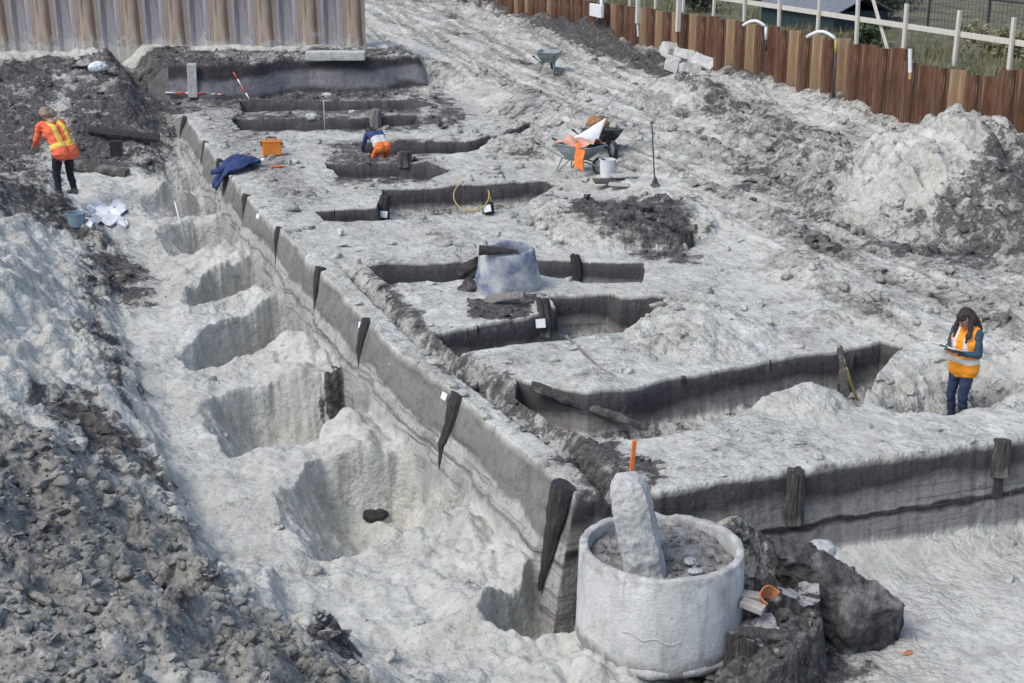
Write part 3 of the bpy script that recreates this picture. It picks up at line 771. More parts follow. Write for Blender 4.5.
# raw timber fence on the verge
FC = 16.1
fence = thing('timber_fence', 'raw pale timber post and rail fence standing behind the rusty piles', 'fence', (*world(FC, 0), 1.9), ANG+math.pi/2)
m = MB(); m.box((0, 0, .55), (.10, .07, 1.45)); post0 = m.build('post', 'timberwhite', fence, bevel=.006)
s = 3.6; k = 0; posts = []
while s < 46:
    o = post0 if k == 0 else copy_of(post0, fence)
    o.location = (s, 0, 0); o.rotation_euler = (rp.uniform(-.03, .03), rp.uniform(-.04, .04), 0); posts.append(s); s += 1.95+rp.uniform(-.12, .15); k += 1
for a, b in zip(posts[:-1:2], posts[2::2]):
    m = MB(); m.box(((a+b)/2, -.055, .74), (b-a-.01, .03, .13)); m.build('rail', 'timberwhite', fence, bevel=.004)
m = MB(); m.bar((17.6, -.12, -.05), (18.5, -.12, 1.3), .03, .10); m.build('brace', 'timberwhite', fence, bevel=.004)
# dark steel mesh fence further back
MC = 20.8
mf = thing('mesh_fence', 'dark green steel fence with thin wires beyond the timber fence', 'fence', (*world(MC, 0), 1.85), ANG+math.pi/2)
m = MB(); m.tube([(0, 0, -.2), (0, 0, 1.12)], .035, 8); p0 = m.build('post', 'darksteel', mf)
for k in range(17):
    o = p0 if k == 0 else copy_of(p0, mf); o.location = (4+2.6*k, 0, 0)
m = MB(); m.tube([(4, 0, 1.10), (46, 0, 1.10)], .028, 8); m.build('rail', 'darksteel', mf)
m = MB()
for k in range(260): m.bar((4+.16*k, 0, 0), (4+.16*k, 0, 1.08), .006, .006)
for k in range(5): m.bar((4, .012, .15+.21*k), (46, .012, .15+.21*k), .008, .008)
m.build('wire_mesh', 'darksteel', mf)
# garden shed
sx_, sy_ = world(18.6, 24.3)
shed = thing('shed', 'low dark green shed with a grey felt roof behind the timber fence', 'shed', (sx_, sy_, 1.70), ANG+math.pi/2+.12)
shed.scale = (.62, .62, .50)
m = MB(); m.box((0, 0, .75), (5.4, 3.2, 1.5)); m.build('wall', 'shedwall', shed)
m = MB(); m.add([(-3, -1.85, 1.42), (3, -1.85, 1.42), (3, 0, 2.35), (-3, 0, 2.35), (-3, 1.85, 1.42), (3, 1.85, 1.42), (-3, -1.85, 1.36), (3, -1.85, 1.36), (3, 0, 2.29), (-3, 0, 2.29), (-3, 1.85, 1.36), (3, 1.85, 1.36)],
 [(0, 1, 2, 3), (3, 2, 5, 4), (6, 9, 8, 7), (9, 10, 11, 8), (0, 6, 7, 1), (4, 5, 11, 10), (1, 7, 8, 2), (2, 8, 11, 5), (0, 3, 9, 6), (3, 4, 10, 9)])
m.build('roof', 'shedroof', shed)
for k in (-1, 1):
    m = MB(); m.box((1.6*k, -1.62, .85), (.9, .06, .55)); f = m.build('window', 'greywood', shed)
    m = MB(); m.box((1.6*k, -1.655, .85), (.78, .02, .43)); m.build('pane', 'bluegrey', f)
m = MB(); m.box((0, -1.625, .65), (.85, .05, 1.25)); m.build('door', 'greywood', shed)

# shrubs and trees
def leaf_cloud(n, fn, size, rng):
    m = MB()
    for i in range(n):
        p = Vector(fn()); q = size*rng.uniform(.6, 1.4)
        a = Vector((rng.gauss(0, 1), rng.gauss(0, 1), rng.gauss(0, 1))).normalized(); b = a.orthogonal().normalized()
        m.add([p-a*q, p+b*q*.45, p+a*q, p-b*q*.45], [(0, 1, 2, 3)])
    return m
def raw(m, name, mats, parent):
    me = bpy.data.meshes.new(name); me.from_pydata(m.v, [], m.f); me.materials.append(M[mats])
    o = bpy.data.objects.new(name, me); col.objects.link(o); o.parent = parent; return o
def shrub(c, s, r, h, leaf, label, cat='shrub', n=900, group=None, flowers=False):
    t = thing('shrub', label, cat, (*world(c, s), 1.85), 0, group); rng = random.Random(int(c*100+s*7))
    cl = [(rng.gauss(0, .4)*r, rng.gauss(0, .4)*r, rng.uniform(.2, .9)*h, rng.uniform(.2, .45)*r) for _ in range(9)]
    def fn():
        x, y, z, q = rng.choice(cl); return (x+rng.gauss(0, q*.6), y+rng.gauss(0, q*.6), max(.02, z+rng.gauss(0, q*.5)))
    raw(leaf_cloud(n, fn, .07, rng), 'foliage', leaf, t)
    st = MB()
    for x, y, z, q in cl[:6]: st.tube([(x*.15, y*.15, -.1), (x*.6, y*.6, z*.5), (x, y, z)], [.03, .02, .01], 6)
    st.build('stem', 'bark', t)
    if flowers: raw(leaf_cloud(60, fn, .045, rng), 'blossom', 'flower', t)
for a in [(17.2, 8.6, .55, .75, 'leafdry', 'straw coloured dry shrub just behind the timber fence at the right', 'shrub', 1400),
          (17.6, 6.4, .7, .8, 'leafdry', 'broad dry brown shrub behind the lower piles at far right', 'shrub', 1600),
          (17.3, 13.0, .5, .7, 'leafdry', 'small pale dry shrub between two fence posts', 'shrub', 1000),
          (17.0, 19.6, .5, .6, 'leaf', 'low green shrub beside a white hose above the piles', 'shrub', 900),
          (17.5, 30.0, .8, .9, 'leafdark', 'dark green shrub behind the timber fence toward the far end', 'shrub', 1300),
          (19.2, 10.3, .6, .8, 'leaf', 'green shrub dotted with yellow blossom in front of mesh fence', 'shrub', 1200, None, True),
          (19.0, 6.9, .55, .7, 'leaf', 'smaller shrub with yellow blossom nearer the far right edge', 'shrub', 1000, None, True),
          (22.6, 13.0, 1.3, 1.0, 'leaf', 'rounded bright green bush right of the dark shed', 'shrub', 2600),
          (24.5, 9.5, 1.5, 1.3, 'leafdark', 'wide dark bush right of the green bush and behind the mesh fence', 'shrub', 2600),
          (21.5, 25.5, 1.2, 1.1, 'leafdark', 'dark bush left of the shed behind mesh fence', 'shrub', 2200),
          (18.2, 11.6, .8, .7, 'leafdry', 'tawny tussock between the timber fence and the yellow blossom', 'shrub', 1500),
          (18.6, 16.3, .9, .6, 'leafdry', 'low tawny scrub left of the yellow blossom shrub', 'shrub', 1500),
          (23.5, 17.0, 1.6, 1.2, 'leafdark', 'dark thicket right behind the low shed', 'shrub', 2800),
          (22.5, 6.0, 1.6, 1.5, 'leafdark', 'dark thicket at the far right edge behind the fences', 'shrub', 2800),
          (24.5, 30.0, 1.8, 1.4, 'leafdark', 'broad dark thicket left of the low shed', 'shrub', 2800),
          (18.8, 35.5, 1.0, .9, 'leaf', 'green shrub near the far end of the timber fence', 'shrub', 1500),
          (21.5, 33, 1.4, 1.1, 'leafdry', 'brown leafless looking bush beyond the far end of the mesh fence', 'shrub', 2200)]: shrub(*a)
gr = random.Random(21); m = MB()
for i in range(15000):
    s_ = gr.uniform(3, 42); c_ = 15.45+abs(gr.gauss(0, 2.2)); 
    if perlin(np.array([c_*.5]), np.array([s_*.35]))[0] < -.05 and gr.random() < .75: continue
    x, y = world(c_, s_); h = gr.uniform(.08, .34); a = gr.uniform(0, 6.28); q = gr.uniform(.010, .022); lx, ly = gr.gauss(0, .10), gr.gauss(0, .10)
    m.add([(x-q*math.cos(a), y-q*math.sin(a), 1.80), (x+q*math.cos(a), y+q*math.sin(a), 1.80), (x+lx, y+ly, 1.88+h)], [(0, 1, 2)])
o = raw(m, 'dry_grass', 'leafdry', None); stuff(o, 'straw coloured dry grass growing behind the rusty piles', 'grass')
def tree(c, s, h, r, leaf, label, n):
    t = thing('tree', label, 'tree', (*world(c, s), 1.8), 0, 'trees beyond the fences'); rng = random.Random(int(c*31+s*17))
    m = MB(); m.tube([(0, 0, -.2), (.1, 0, h*.35), (.05, .1, h*.7), (0, 0, h)], [r*.11, r*.085, r*.05, .02], 9, jit=.08)
    cl = []
    for k in range(14):
        z = h*rng.uniform(.2, 1); an = rng.uniform(0, 6.28); q = r*(1.05-.5*z/h)*rng.uniform(.4, 1); e = (q*math.cos(an), q*math.sin(an), z+rng.uniform(0, .3))
        m.tube([(0, 0, z*.7), (e[0]*.5, e[1]*.5, z*.9), e], [.05, .03, .012], 6); cl.append((*e, r*rng.uniform(.25, .42)))
    m.build('trunk', 'bark', t)
    def fn():
        x, y, z, q = rng.choice(cl); return (x+rng.gauss(0, q*.6), y+rng.gauss(0, q*.6), z+rng.gauss(0, q*.5))
    raw(leaf_cloud(n, fn, .13, rng), 'crown', leaf, t)
for a in [(29, 6, 5, 2.2, 'leafdark', 'dark bushy tree at the upper right corner', 3000),
          (30, 12, 5.5, 2.4, 'leafdark', 'dark tree right behind the wide bush', 3000),
          (31, 18, 5, 2.2, 'leaf', 'green tree just behind the shed roof', 2600),
          (32, 26, 6, 2.6, 'leafdark', 'dark tree left of the shed', 3000)]: tree(*a)

# hoses of the drainage at the pile wall
def hose_thing(u, v, z, pts, label, r=.045, mat='white', drop=None):
    x, y = at(u, v, z); t = thing('drain_hose', label, 'hose', (x, y, z), ANG+math.pi/2, 'drain hoses over the pile wall')
    m = MB(); m.tube(pts, r, 10); m.build('hose', mat, t, smooth=True)
    if drop:
        m = MB(); m.tube([(pts[0][0], pts[0][1], pts[0][2]), (pts[0][0]-.02, pts[0][1]-.03, -drop)], r*.9, 8); m.build('riser', 'darksteel', t, smooth=True)
def arch(w, h, d=-.0): return [(w*(-.5-.0*k)+w*k/8, d, h*math.sin(math.pi*k/8)) for k in range(9)]
def pw(s, z, c=14.72): x, y = world(c, s); return x, y, z
def pw_uv(u):   # where the wall crosses a column of the photograph
    best = min(np.arange(-5, 44, .05), key=lambda s_: abs(uv(pw(s_, 2.2))[0]-u)); return float(best)
for (u, wd, ht, dr, lab) in ((824, .62, .16, 1.5, 'white hose arching over the piles with a long dark riser'), (757, .45, .14, .3, 'small white hose hooked over the piles left of the long riser')):
    s_ = pw_uv(u); x, y, z = pw(s_, 2.28)
    t = thing('drain_hose', lab, 'hose', (x, y, z), ANG+math.pi/2, 'drain hoses over the pile wall')
    pts = [(wd*(.5-k/8), .3*(1-k/8)-.15 if False else .45*(1-k/8)-.12, ht*math.sin(math.pi*k/8)) for k in range(9)]
    m = MB(); m.tube(pts, .042, 10); m.build('hose', 'white', t, smooth=True)
    e = pts[-1]; m = MB(); m.tube([e, (e[0]-.02, e[1]-.02, -.35)], .040, 8); m.build('coupling', 'yellow' if u > 800 else 'white', t, smooth=True)
    m = MB(); m.tube([(e[0]-.02, e[1]-.02, -.35), (e[0]-.04, e[1]-.02, -.35-dr)], .034, 8); m.build('riser', 'darksteel', t, smooth=True)
s_ = pw_uv(597); x, y, z = pw(s_, 2.0)
t = thing('drain_hose', 'white hose loop on a white box hung on the far piles', 'hose', (x, y, z), ANG+math.pi/2, 'drain hoses over the pile wall')
m = MB(); m.tube([(1.1, .3, .35), (.7, .1, .5), (.2, 0, .52), (-.25, 0, .42), (-.4, 0, .1), (-.4, 0, -.15)], .06, 10); m.build('hose', 'white', t, smooth=True)
m = MB(); m.box((0, 0, -.15), (.95, .12, .42)); m.build('box', 'white', t, bevel=.02)
m = MB(); m.box((0, -.07, -.02), (.93, .02, .09)); m.build('band', 'blue', t)
for (u, lab) in ((638, 'white upright pipe with a thin nozzle against the far piles'), (678, 'white square upright pipe standing in front of the piles'), (912, 'short white pipe sticking out of the lower piles')):
    s_ = pw_uv(u); x, y, z = pw(s_, 2.0); t = thing('pipe', lab, 'pipe', (x, y, z), ANG+math.pi/2)
    m = MB()
    if u < 900: m.box((0, 0, .35), (.12, .12, 1.3)); m.build('tube', 'timberwhite', t, bevel=.01); m = MB(); m.tube([(0, 0, -.3), (-.02, -.02, -.7)], .03, 8); m.build('nozzle', 'white' if u < 650 else 'darksteel', t)
    else: m.tube([(0, 0, -.15), (.05, .02, .38)], .045, 8); m.build('tube', 'white', t); m = MB(); m.tube([(0, 0, -.16), (-.01, 0, -.3)], .035, 8); m.build('nozzle', 'yellow', t)

# ------------------------------------------------------------------ concrete ring with leaning pillar
RC = pix(661, 551, -.16)
fl = -1.10
ring = thing('concrete_ring', 'big pale concrete well ring standing at the near corner of the baulk', 'well ring', (RC.x, RC.y, fl), .3)
ring.rotation_euler = (R(-1.5), R(1.0), .3)
def ring_mesh(ro, ri, h, n=96, nz=26):
    rg = random.Random(4); m = MB(); vs = []; fs = []
    prof = []
    for k in range(nz+1): prof.append((ro+.018*(1-k/nz), h*k/nz))
    prof += [(ro-.006, h+.008), ((ro+ri)/2, h+.010), (ri+.006, h+.006)]
    for k in range(nz+1): prof.append((ri, h*(1-k/nz)))
    m.lathe(prof, n, 0, True)
    return m
m = ring_mesh(.80, .715, .99); rb = m.build('shell', 'ringconcrete', ring, smooth=True, rough=.006, rscale=3.2)
from mathutils import noise as mn
for v in rb.data.vertices:
    v.co += v.normal*(.004*mn.noise(v.co*13)+.003*mn.noise(v.co*31))
    r_ = math.hypot(v.co.x, v.co.y)
    if v.co.z > .9:
        ch = max(0, mn.noise(Vector((v.co.x*4, v.co.y*4, 3)))-.12)+.5*max(0, mn.noise(Vector((v.co.x*11, v.co.y*11, 1)))-.15)
        v.co.z -= .055*ch; k = 1-.05*ch if r_ > .74 else 1+.05*ch; v.co.x *= k; v.co.y *= k
m = MB(); pts = []
for k in range(16):
    a = R(222+k*2.6); pts.append((.806*math.cos(a), .806*math.sin(a), .42-.004*k+.02*math.sin(k*.9)))
m.tube(pts, .012, 6); m.build('mortar_ridge', 'concrete', ring, smooth=True)
# base lip pieces
m = MB(); m.lathe([(.70, 0), (.83, 0), (.825, .06), (.80, .09)], 64, .02); m.build('base_lip', 'concrete', ring, smooth=True, rough=.03)
# rubble inside
g = MB(); n = 46; vs = []; fs = []
for i in range(n+1):
    for j in range(n+1):
        x = -.72+1.44*i/n; y = -.72+1.44*j/n
        vs.append((x, y, .83+.10*y+.03*math.sin(x*5)+.05*mn.noise(Vector((x*5, y*5, 2)))+.03*mn.noise(Vector((x*14, y*14, 7)))))
for i in range(n):
    for j in range(n):
        a = i*(n+1)+j
        if all(math.hypot(vs[q][0], vs[q][1]) < .725 for q in (a, a+1, a+n+1, a+n+2)): fs.append((a, a+n+1, a+n+2, a+1))
g.add(vs, fs)
for k in range(150):
    a = random.uniform(0, 6.28); r_ = .64*math.sqrt(random.random()); q = random.uniform(.008, .035)
    x, y = r_*math.cos(a), r_*math.sin(a)
    g.ball((x, y, .84+.10*y+.03*math.sin(x*5)), (q, q*random.uniform(.6, 1), q*.6), 7, 5, Matrix.Rotation(random.random()*6, 3, 'Z'), .4)
o = g.build('rubble', 'rubble'); o.location = ring.location; o.rotation_euler = (0, 0, 0); stuff(o, 'brown soil and stone rubble filling the concrete well ring', 'rubble')
for (u, v, a, lab) in ((690, 561, .10, 'flat pale stone lying on the rubble inside the well ring'), (696, 571, .085, 'second flat pale stone nearer the rim inside the well ring')):
    m = MB(); m.ball((0, 0, 0), (a, a*.6, .022), 12, 8, None, .25); o = m.build('flat_stone', 'concrete', rough=.01); p = pix(u, v, fl+.87); o.location = p; o.rotation_euler = (.1, .1, random.random()*3); tag(o, lab, 'stone')
# pillar
pb = pix(646, 574, fl+.76); pt = Vector(pb)+Vector((-.215, .02, 1.02))
pill = thing('concrete_pillar', 'leaning rounded concrete pillar rising out of the well ring', 'pillar', pb)
m = MB(); ax = (pt-pb); L = ax.length
oct_ = []
w2 = .205
for i in range(12):
    a = 2*math.pi*i/12+.26; r_ = w2/max(abs(math.cos(a)), abs(math.sin(a)))**.62; oct_.append((r_*math.cos(a)*1.02, r_*math.sin(a)*.95))
rings = []
for k, (z, sc_) in enumerate([(-.25, 1.04), (0, 1.03), (.15, 1.02), (.3, 1.01), (.45, 1.0), (.6, .98), (.72, .99), (.80, .96), (.90, .92), (.97, .80), (1.02, .58), (1.045, .3)]):
    rings.append([(x*sc_, y*sc_, z) for x, y in oct_])
vs = [p for r_ in rings for p in r_]; fs = []
for k in range(len(rings)-1):
    for i in range(12): fs.append((k*12+i, k*12+(i+1) % 12, (k+1)*12+(i+1) % 12, (k+1)*12+i))
fs.append(tuple((len(rings)-1)*12+i for i in range(12)))
m.add(vs, fs); o = m.build('shaft', 'concrete', pill, sub=3, rough=.02, rscale=6, smooth=True)
for v in o.data.vertices: v.co += v.normal*(.010*mn.noise(v.co*19)+.006*mn.noise(v.co*45))
q = ax.to_track_quat('Z', 'Y'); o.rotation_mode = 'QUATERNION'; o.rotation_quaternion = q
# orange stake behind it
p = hit(630, 488); m = MB(); m.box((0, 0, .18), (.045, .028, .80)); o = m.build('stake', 'fluo', bevel=.004); put(o, (p.x, p.y, p.z), .3, R(2), R(3)); tag(o, 'slim orange wooden stake standing just behind the leaning pillar', 'stake')
top_v = uv((p.x, p.y, p.z+.58))[1]
o.scale = (1, 1, max(.6, min(2, (uv((p.x, p.y, p.z))[1]-440)/max(1, uv((p.x, p.y, p.z))[1]-top_v))))

# ------------------------------------------------------------------ cone on the benches
cb = pix(508, 288, -.02)
cone = thing('concrete_cone', 'pale concrete well cone with blue stains standing open on the benches', 'well cone', cb, .4)
cone.rotation_euler = (R(2), R(-2), .4)
m = MB(); m.lathe([(.53, -.05), (.525, .06), (.47, .35), (.425, .64), (.405, .655), (.37, .65), (.36, .62), (.40, .35), (.45, -.05)], 56, 0, True)
cm_ = m.build('shell', 'concrete2', cone, smooth=True, sub=1, rough=.012, rscale=4)
for v in cm_.data.vertices:
    if v.co.z > .5: v.co.z -= .12*max(0, mn.noise(Vector((v.co.x*3, v.co.y*3, 9)))-.1)
def log(name, a, b, r0, r1, mat, label, cat='timber', n=12, rough=.02, oval=.8, k=9, group=None, parts=True):
    a = Vector(a); b = Vector(b); m = MB(); mid = (a+b)/2; rs = []; pts = []
    for i in range(k+1):
        t = i/k; pts.append(a.lerp(b, t)-mid); rs.append(r0+(r1-r0)*t+.10*r0*(random.random()-.5))
    m.tube(pts, rs, n, True, .10, oval)
    o = m.build(name, mat, sub=1, rough=rough, rscale=6, smooth=False); o.location = mid; return tag(o, label, cat, group)
log('timber', pix(479, 250, .70), pix(519, 252, .66), .085, .03, 'peatwood', 'dark pointed timber lying on top of the concrete cone')
log('plank', pix(486, 302, -.02)+Vector((0, -.05, .05)), pix(524, 292, .22)+Vector((0, -.1, 0)), .075, .06, 'greywood', 'grey plank leaning against the foot of the concrete cone', 'plank', 8, .01, .35)
log('timber', pix(462, 272, .03), pix(478, 262, .28), .13, .10, 'peatwood', 'upper dark broken timber chunk left of the concrete cone')
log('timber', pix(463, 292, -.05), pix(473, 282, .12), .12, .12, 'oak', 'lower grey timber chunk left of the concrete cone')
log('timber', pix(528, 305, -.02), pix(553, 318, -.1), .07, .05, 'oak', 'splintered timber in front of the right foot of the cone')

# ------------------------------------------------------------------ timber posts
def tagcard(p, w, h, label, yaw=0.0):
    m = MB(); m.box((0, 0, 0), (w, .006, h)); o = m.build('tag_card', 'tagwhite'); put(o, p, yaw, R(-18), R(random.uniform(-12, 12)))
    tag(o, label, 'tag', 'white find tags'); return o
def face_pt(s, z, out=0.0):
    cs_ = np.linspace(edge_c(s)+.15, edge_c(s)-.75, 181); zz = terrain(cs_, np.full(181, s), False)[0]
    k = np.nonzero(zz < z)[0]; return float(cs_[k[0]] if len(k) else cs_[-1])-out
stakes = [(575, 494, 1.18, .15, 'widest dark pointed stake, at the near corner of the baulk beside the well ring'),
          (447, 397, .98, .125, 'second dark pointed stake from the well ring, tag at its head'),
          (366, 322, .86, .12, 'dark pointed stake in the baulk face with a white tag, left of the concrete cone'),
          (319, 268, .78, .10, 'thin dark pointed stake in the baulk face left of the tagged one'),
          (272, 230, .72, .10, 'dark pointed stake in the baulk face below the orange crate'),
          (250, 195, .62, .11, 'dark stake in the baulk face directly below the blue jacket'),
          (228, 160, .62, .09, 'narrow dark stake in the baulk face left of the blue jacket'),
          (205, 142, .60, .09, 'small dark stake in the baulk face between jacket and ranging rod'),
          (184, 118, .55, .13, 'stumpy dark stake at the far end of the baulk under the ranging rod')]
for u, v, L, r0, lab in stakes:
    c0, s0 = S(u, v, 0); m = MB(); pts = []; rs = []
    c0 = edge_c(s0)
    if u == 575: s0 = .17
    for k in range(9):
        t = k/8; z = .015-L*t
        cc = face_pt(s0, min(z, -.06), (-.03 if k else -.06)+(.07 if u == 575 else .015))
        pts.append(wv(cc, s0+.03*math.sin(3*t+s0), z)); rs.append(r0*(1-.88*t**1.25))
    p0 = Vector(pts[0]); m.tube([p-p0 for p in pts], rs, 10, True, .10)
    o = m.build('timber_stake', 'peatwood', sub=1, rough=.012, rscale=7); o.location = p0; tag(o, lab, 'stake', 'pointed stakes in the baulk face')
for (u, v, lab) in ((362, 326, 'white tag at the head of a dark stake in the long face'), (433, 399, 'white tag beside the stake in the middle of the long face'), (247, 218, 'round-looking white tag on the baulk face under the jacket')):
    c0, s0 = S(u, v, -.08); s0 = S(u, v, -.08)[1]; tagcard(wv(face_pt(s0, -.10, .06), s0, -.06), .10, .09, lab, R(-50))
def split_post(c, s, z0, z1, r, label, mat='oak', lean=(0, 0), n=7, group=None):
    m = MB()
    for k in range(n):
        a = 6.28*k/n; q = r*.62
        h = z1-random.uniform(0, .25)*(z1-z0)*.4
        x, y = q*math.cos(a), q*math.sin(a)
        m.tube([(x, y, 0), (x*.95+.01*random.random(), y*.95, (h-z0)*.5), (x*.9+lean[0]*(h-z0), y*.9+lean[1]*(h-z0), h-z0)], [r*.5, r*.46, r*.34], 7, True, .12)
    m.tube([(0, 0, 0), (lean[0]*(z1-z0), lean[1]*(z1-z0), (z1-z0)*.95)], [r*.75, r*.65], 8)
    o = m.build('timber_post', mat, sub=1, rough=.014, rscale=6); o.location = wv(c, s, z0); return tag(o, label, 'post', group)
c0, s0 = S(797, 471, 0); split_post(c0, front_s(c0)-.045, -.62, .03, .105, 'splintered grey post in the cut face right of the well ring', 'oak')
c0, s0 = S(1004, 441, 0); split_post(c0, front_s(c0)-.04, -.42, .02, .11, 'splintered grey post in the cut face near the right edge', 'oak'); split_post(c0-.02, front_s(c0)-.03, -.68, -.40, .09, 'black post stub below the splintered post near the right edge', 'peatwood')
TP = [(545, 334, .62, .11, 'oak', 'broken upright post at the trench wall below the cone with white tag', (541, 331)),
      (488, 214, .62, .11, 'peatwood', 'dark upright post with white tag beside the yellow hose', (488, 199)),
      (383, 220, .5, .12, 'peatwood', 'dark upright post with white tag in the trench left of the yellow hose', (384, 215)),
      (404, 162, .5, .17, 'oak', 'stout grey post stump beside the bent over worker', None),
      (375, 126, .5, .16, 'greywood', 'grey upright stump behind the bent over worker', None),
      (843, 392, .55, .10, 'oak', 'dark slanted post in the trench beside the yellow rod', None),
      (686, 246, .40, .12, 'peatwood', 'black stump at the right end of the dark clod heap', None),
      (577, 279, .40, .09, 'peatwood', 'thin dark stump in the trench right of the cone', None)]
for u, v, h, r0, mt, lab, tg in TP:
    p = hit(u, v); c0, s0 = site(p.x, p.y); z1 = min(p.z+h, .22)
    split_post(c0, s0, p.z-.1, max(z1, p.z+.25), r0, lab, mt, (random.uniform(-.12, .12), .05), 6)
    if tg:
        q = pix(tg[0], tg[1], p.z+.12); q = Vector((q.x, q.y, p.z+.12)); d = Vector((q.x, q.y, 0)).normalized()
        qq = Vector((p.x+(q.x-p.x), p.y-.16, p.z+.14)); tagcard(qq, .14, .13, {545: 'white tag standing at the broken post below the cone', 488: 'white tag on the dark post beside the yellow hose', 383: 'white tag on the dark post left of the yellow hose'}[u])
# timbers lying about
log('log', pix(531, 386, -.02), Vector(pix(648, 428, -.40)), .075, .05, 'oak', 'long weathered log slanting down the trench wall behind the pillar', 'log', 12, .03, .8, 14)
log('stick', pix(566, 336, .03), pix(604, 372, .02), .022, .016, 'greywood', 'thin twisted root lying across the pale bench behind the long log', 'root', 7, .012)
log('stick', pix(604, 372, 0.02), pix(614, 376, -.05), .03, .02, 'oak', 'short dark root end hanging over the trench wall', 'root', 7, .01)
log('timber', hit(845, 398)+Vector((0, 0, .05)), hit(838, 372)+Vector((0, 0, .3)), .06, .04, 'oak', 'thin timber leaning at the trench end near the clipboard worker', 'timber')

# dark wood lumps right of the ring
def block(name, p, dims, rz, mat, label, rx=0, ry=0, rough=.06, taper=.85, cat='timber'):
    m = MB(); x, y, z = dims
    m.add([(-x/2, -y/2, 0), (x/2, -y/2, 0), (x/2, y/2, 0), (-x/2, y/2, 0), (-x/2*taper, -y/2*taper, z), (x/2*taper, -y/2*taper, z*.8), (x/2*taper, y/2*taper, z*.92), (-x/2*taper, y/2*taper, z*1.03)],
          [(3, 2, 1, 0), (4, 5, 6, 7), (0, 1, 5, 4), (1, 2, 6, 5), (2, 3, 7, 6), (3, 0, 4, 7)])
    o = m.build(name, mat, sub=4, rough=rough, rscale=3.2); put(o, p, rz, rx, ry); return tag(o, label, cat)
def stump(u, v, zb, r, h, mat, label, rz=0):
    m = MB(); n = 22; k = 9; vs = []; fs = []
    flute = [1+.16*random.random()*(1 if i % 3 else -.6) for i in range(n)]
    for j in range(k+1):
        t = j/k
        for i in range(n):
            a = 6.28318*i/n; q = r*flute[i]*(1.08-.12*t)
            vs.append((q*math.cos(a), q*math.sin(a), h*t*(1+(.16*math.sin(a*2+1)+.10*random.random() if j == k else 0))))
    for j in range(k):
        for i in range(n): fs.append((j*n+i, j*n+(i+1) % n, (j+1)*n+(i+1) % n, (j+1)*n+i))
    c_ = len(vs); vs.append((0, 0, h*.96))
    for i in range(n): fs.append((k*n+i, k*n+(i+1) % n, c_))
    m.add(vs, fs); o = m.build('stump', mat, sub=1, rough=.022, rscale=6); x, y = at(u, v, zb); put(o, (x, y, zb), rz); return tag(o, label, 'stump')
def stumpmat():
    m, nt, b = newmat('dusty_stump_wood'); geo = N(nt, 'ShaderNodeNewGeometry'); sx = N(nt, 'ShaderNodeSeparateXYZ'); nt.links.new(geo.outputs['Normal'], sx.inputs[0])
    v = coords(nt, (9, 9, .8)); n = noise(nt, v, 4, 6, .65); n2 = noise(nt, coords(nt), 5, 6, .7)
    c = ramp(nt, n, [(.32, (.012, .011, .012)), (.55, (.06, .055, .055)), (.72, (.19, .18, .18))])
    k = ramp(nt, mth(nt, 'ADD', sx.outputs[2], mth(nt, 'MULTIPLY', mth(nt, 'SUBTRACT', n2, .5), 2.4)), [(.62, 0), (.95, .9)])
    c = mixc(nt, k, c, (.44, .435, .43)); nt.links.new(c, b.inputs['Base Color']); b.inputs['Roughness'].default_value = .92
    bump(nt, b, n, .9, .03); return m
M['stumpwood'] = stumpmat()
# slanted slab of peat and wood
def slab():
    a = pix(780, 543, -.26); b = pix(899, 604, -.70); m = MB()
    f0 = pix(783, 596, -.74); f1 = pix(852, 632, -.86)
    back = Vector((.22, .42, -.25))
    n = 9; vs = []; fs = []; sec = 7
    for i in range(n+1):
        t = i/n; p = a.lerp(b, t); q = f0.lerp(f1, min(1, t*1.15)) if t < .87 else f1.lerp(b, (t-.87)/.13)
        g = p+back*(1-.5*t)
        ring_ = [q+Vector((0, 0, -.2)), q, q.lerp(p, .5)+Vector((-.04, -.07, .03)), p+Vector((-.03, -.03, -.02)), p+Vector((.05, .09, .01)), g, g+Vector((0, 0, -.6))]
        vs += ring_
    for i in range(n):
        for j in range(sec): fs.append((i*sec+j, i*sec+(j+1) % sec, (i+1)*sec+(j+1) % sec, (i+1)*sec+j))
    fs.append(tuple(range(sec-1, -1, -1))); fs.append(tuple(n*sec+j for j in range(sec)))
    c_ = sum((v for v in vs), Vector())/len(vs)
    m.add([v-c_ for v in vs], fs); o = m.build('peat_block', 'peatblock', sub=2, rough=.06, rscale=3.5); o.location = c_
    tag(o, 'large dark slanted block of peaty wood right of the well ring', 'block')
M['peatblock'] = M['stumpwood']
m = MB(); m.ball((0, 0, 0), (.17, .13, .12), 16, 10, None, .12); o = m.build('lump', 'concrete', sub=1, rough=.02, rscale=6); put(o, pix(820, 552, -.42), .3); tag(o, 'pale rounded lump behind the slanted peaty block', 'stone')
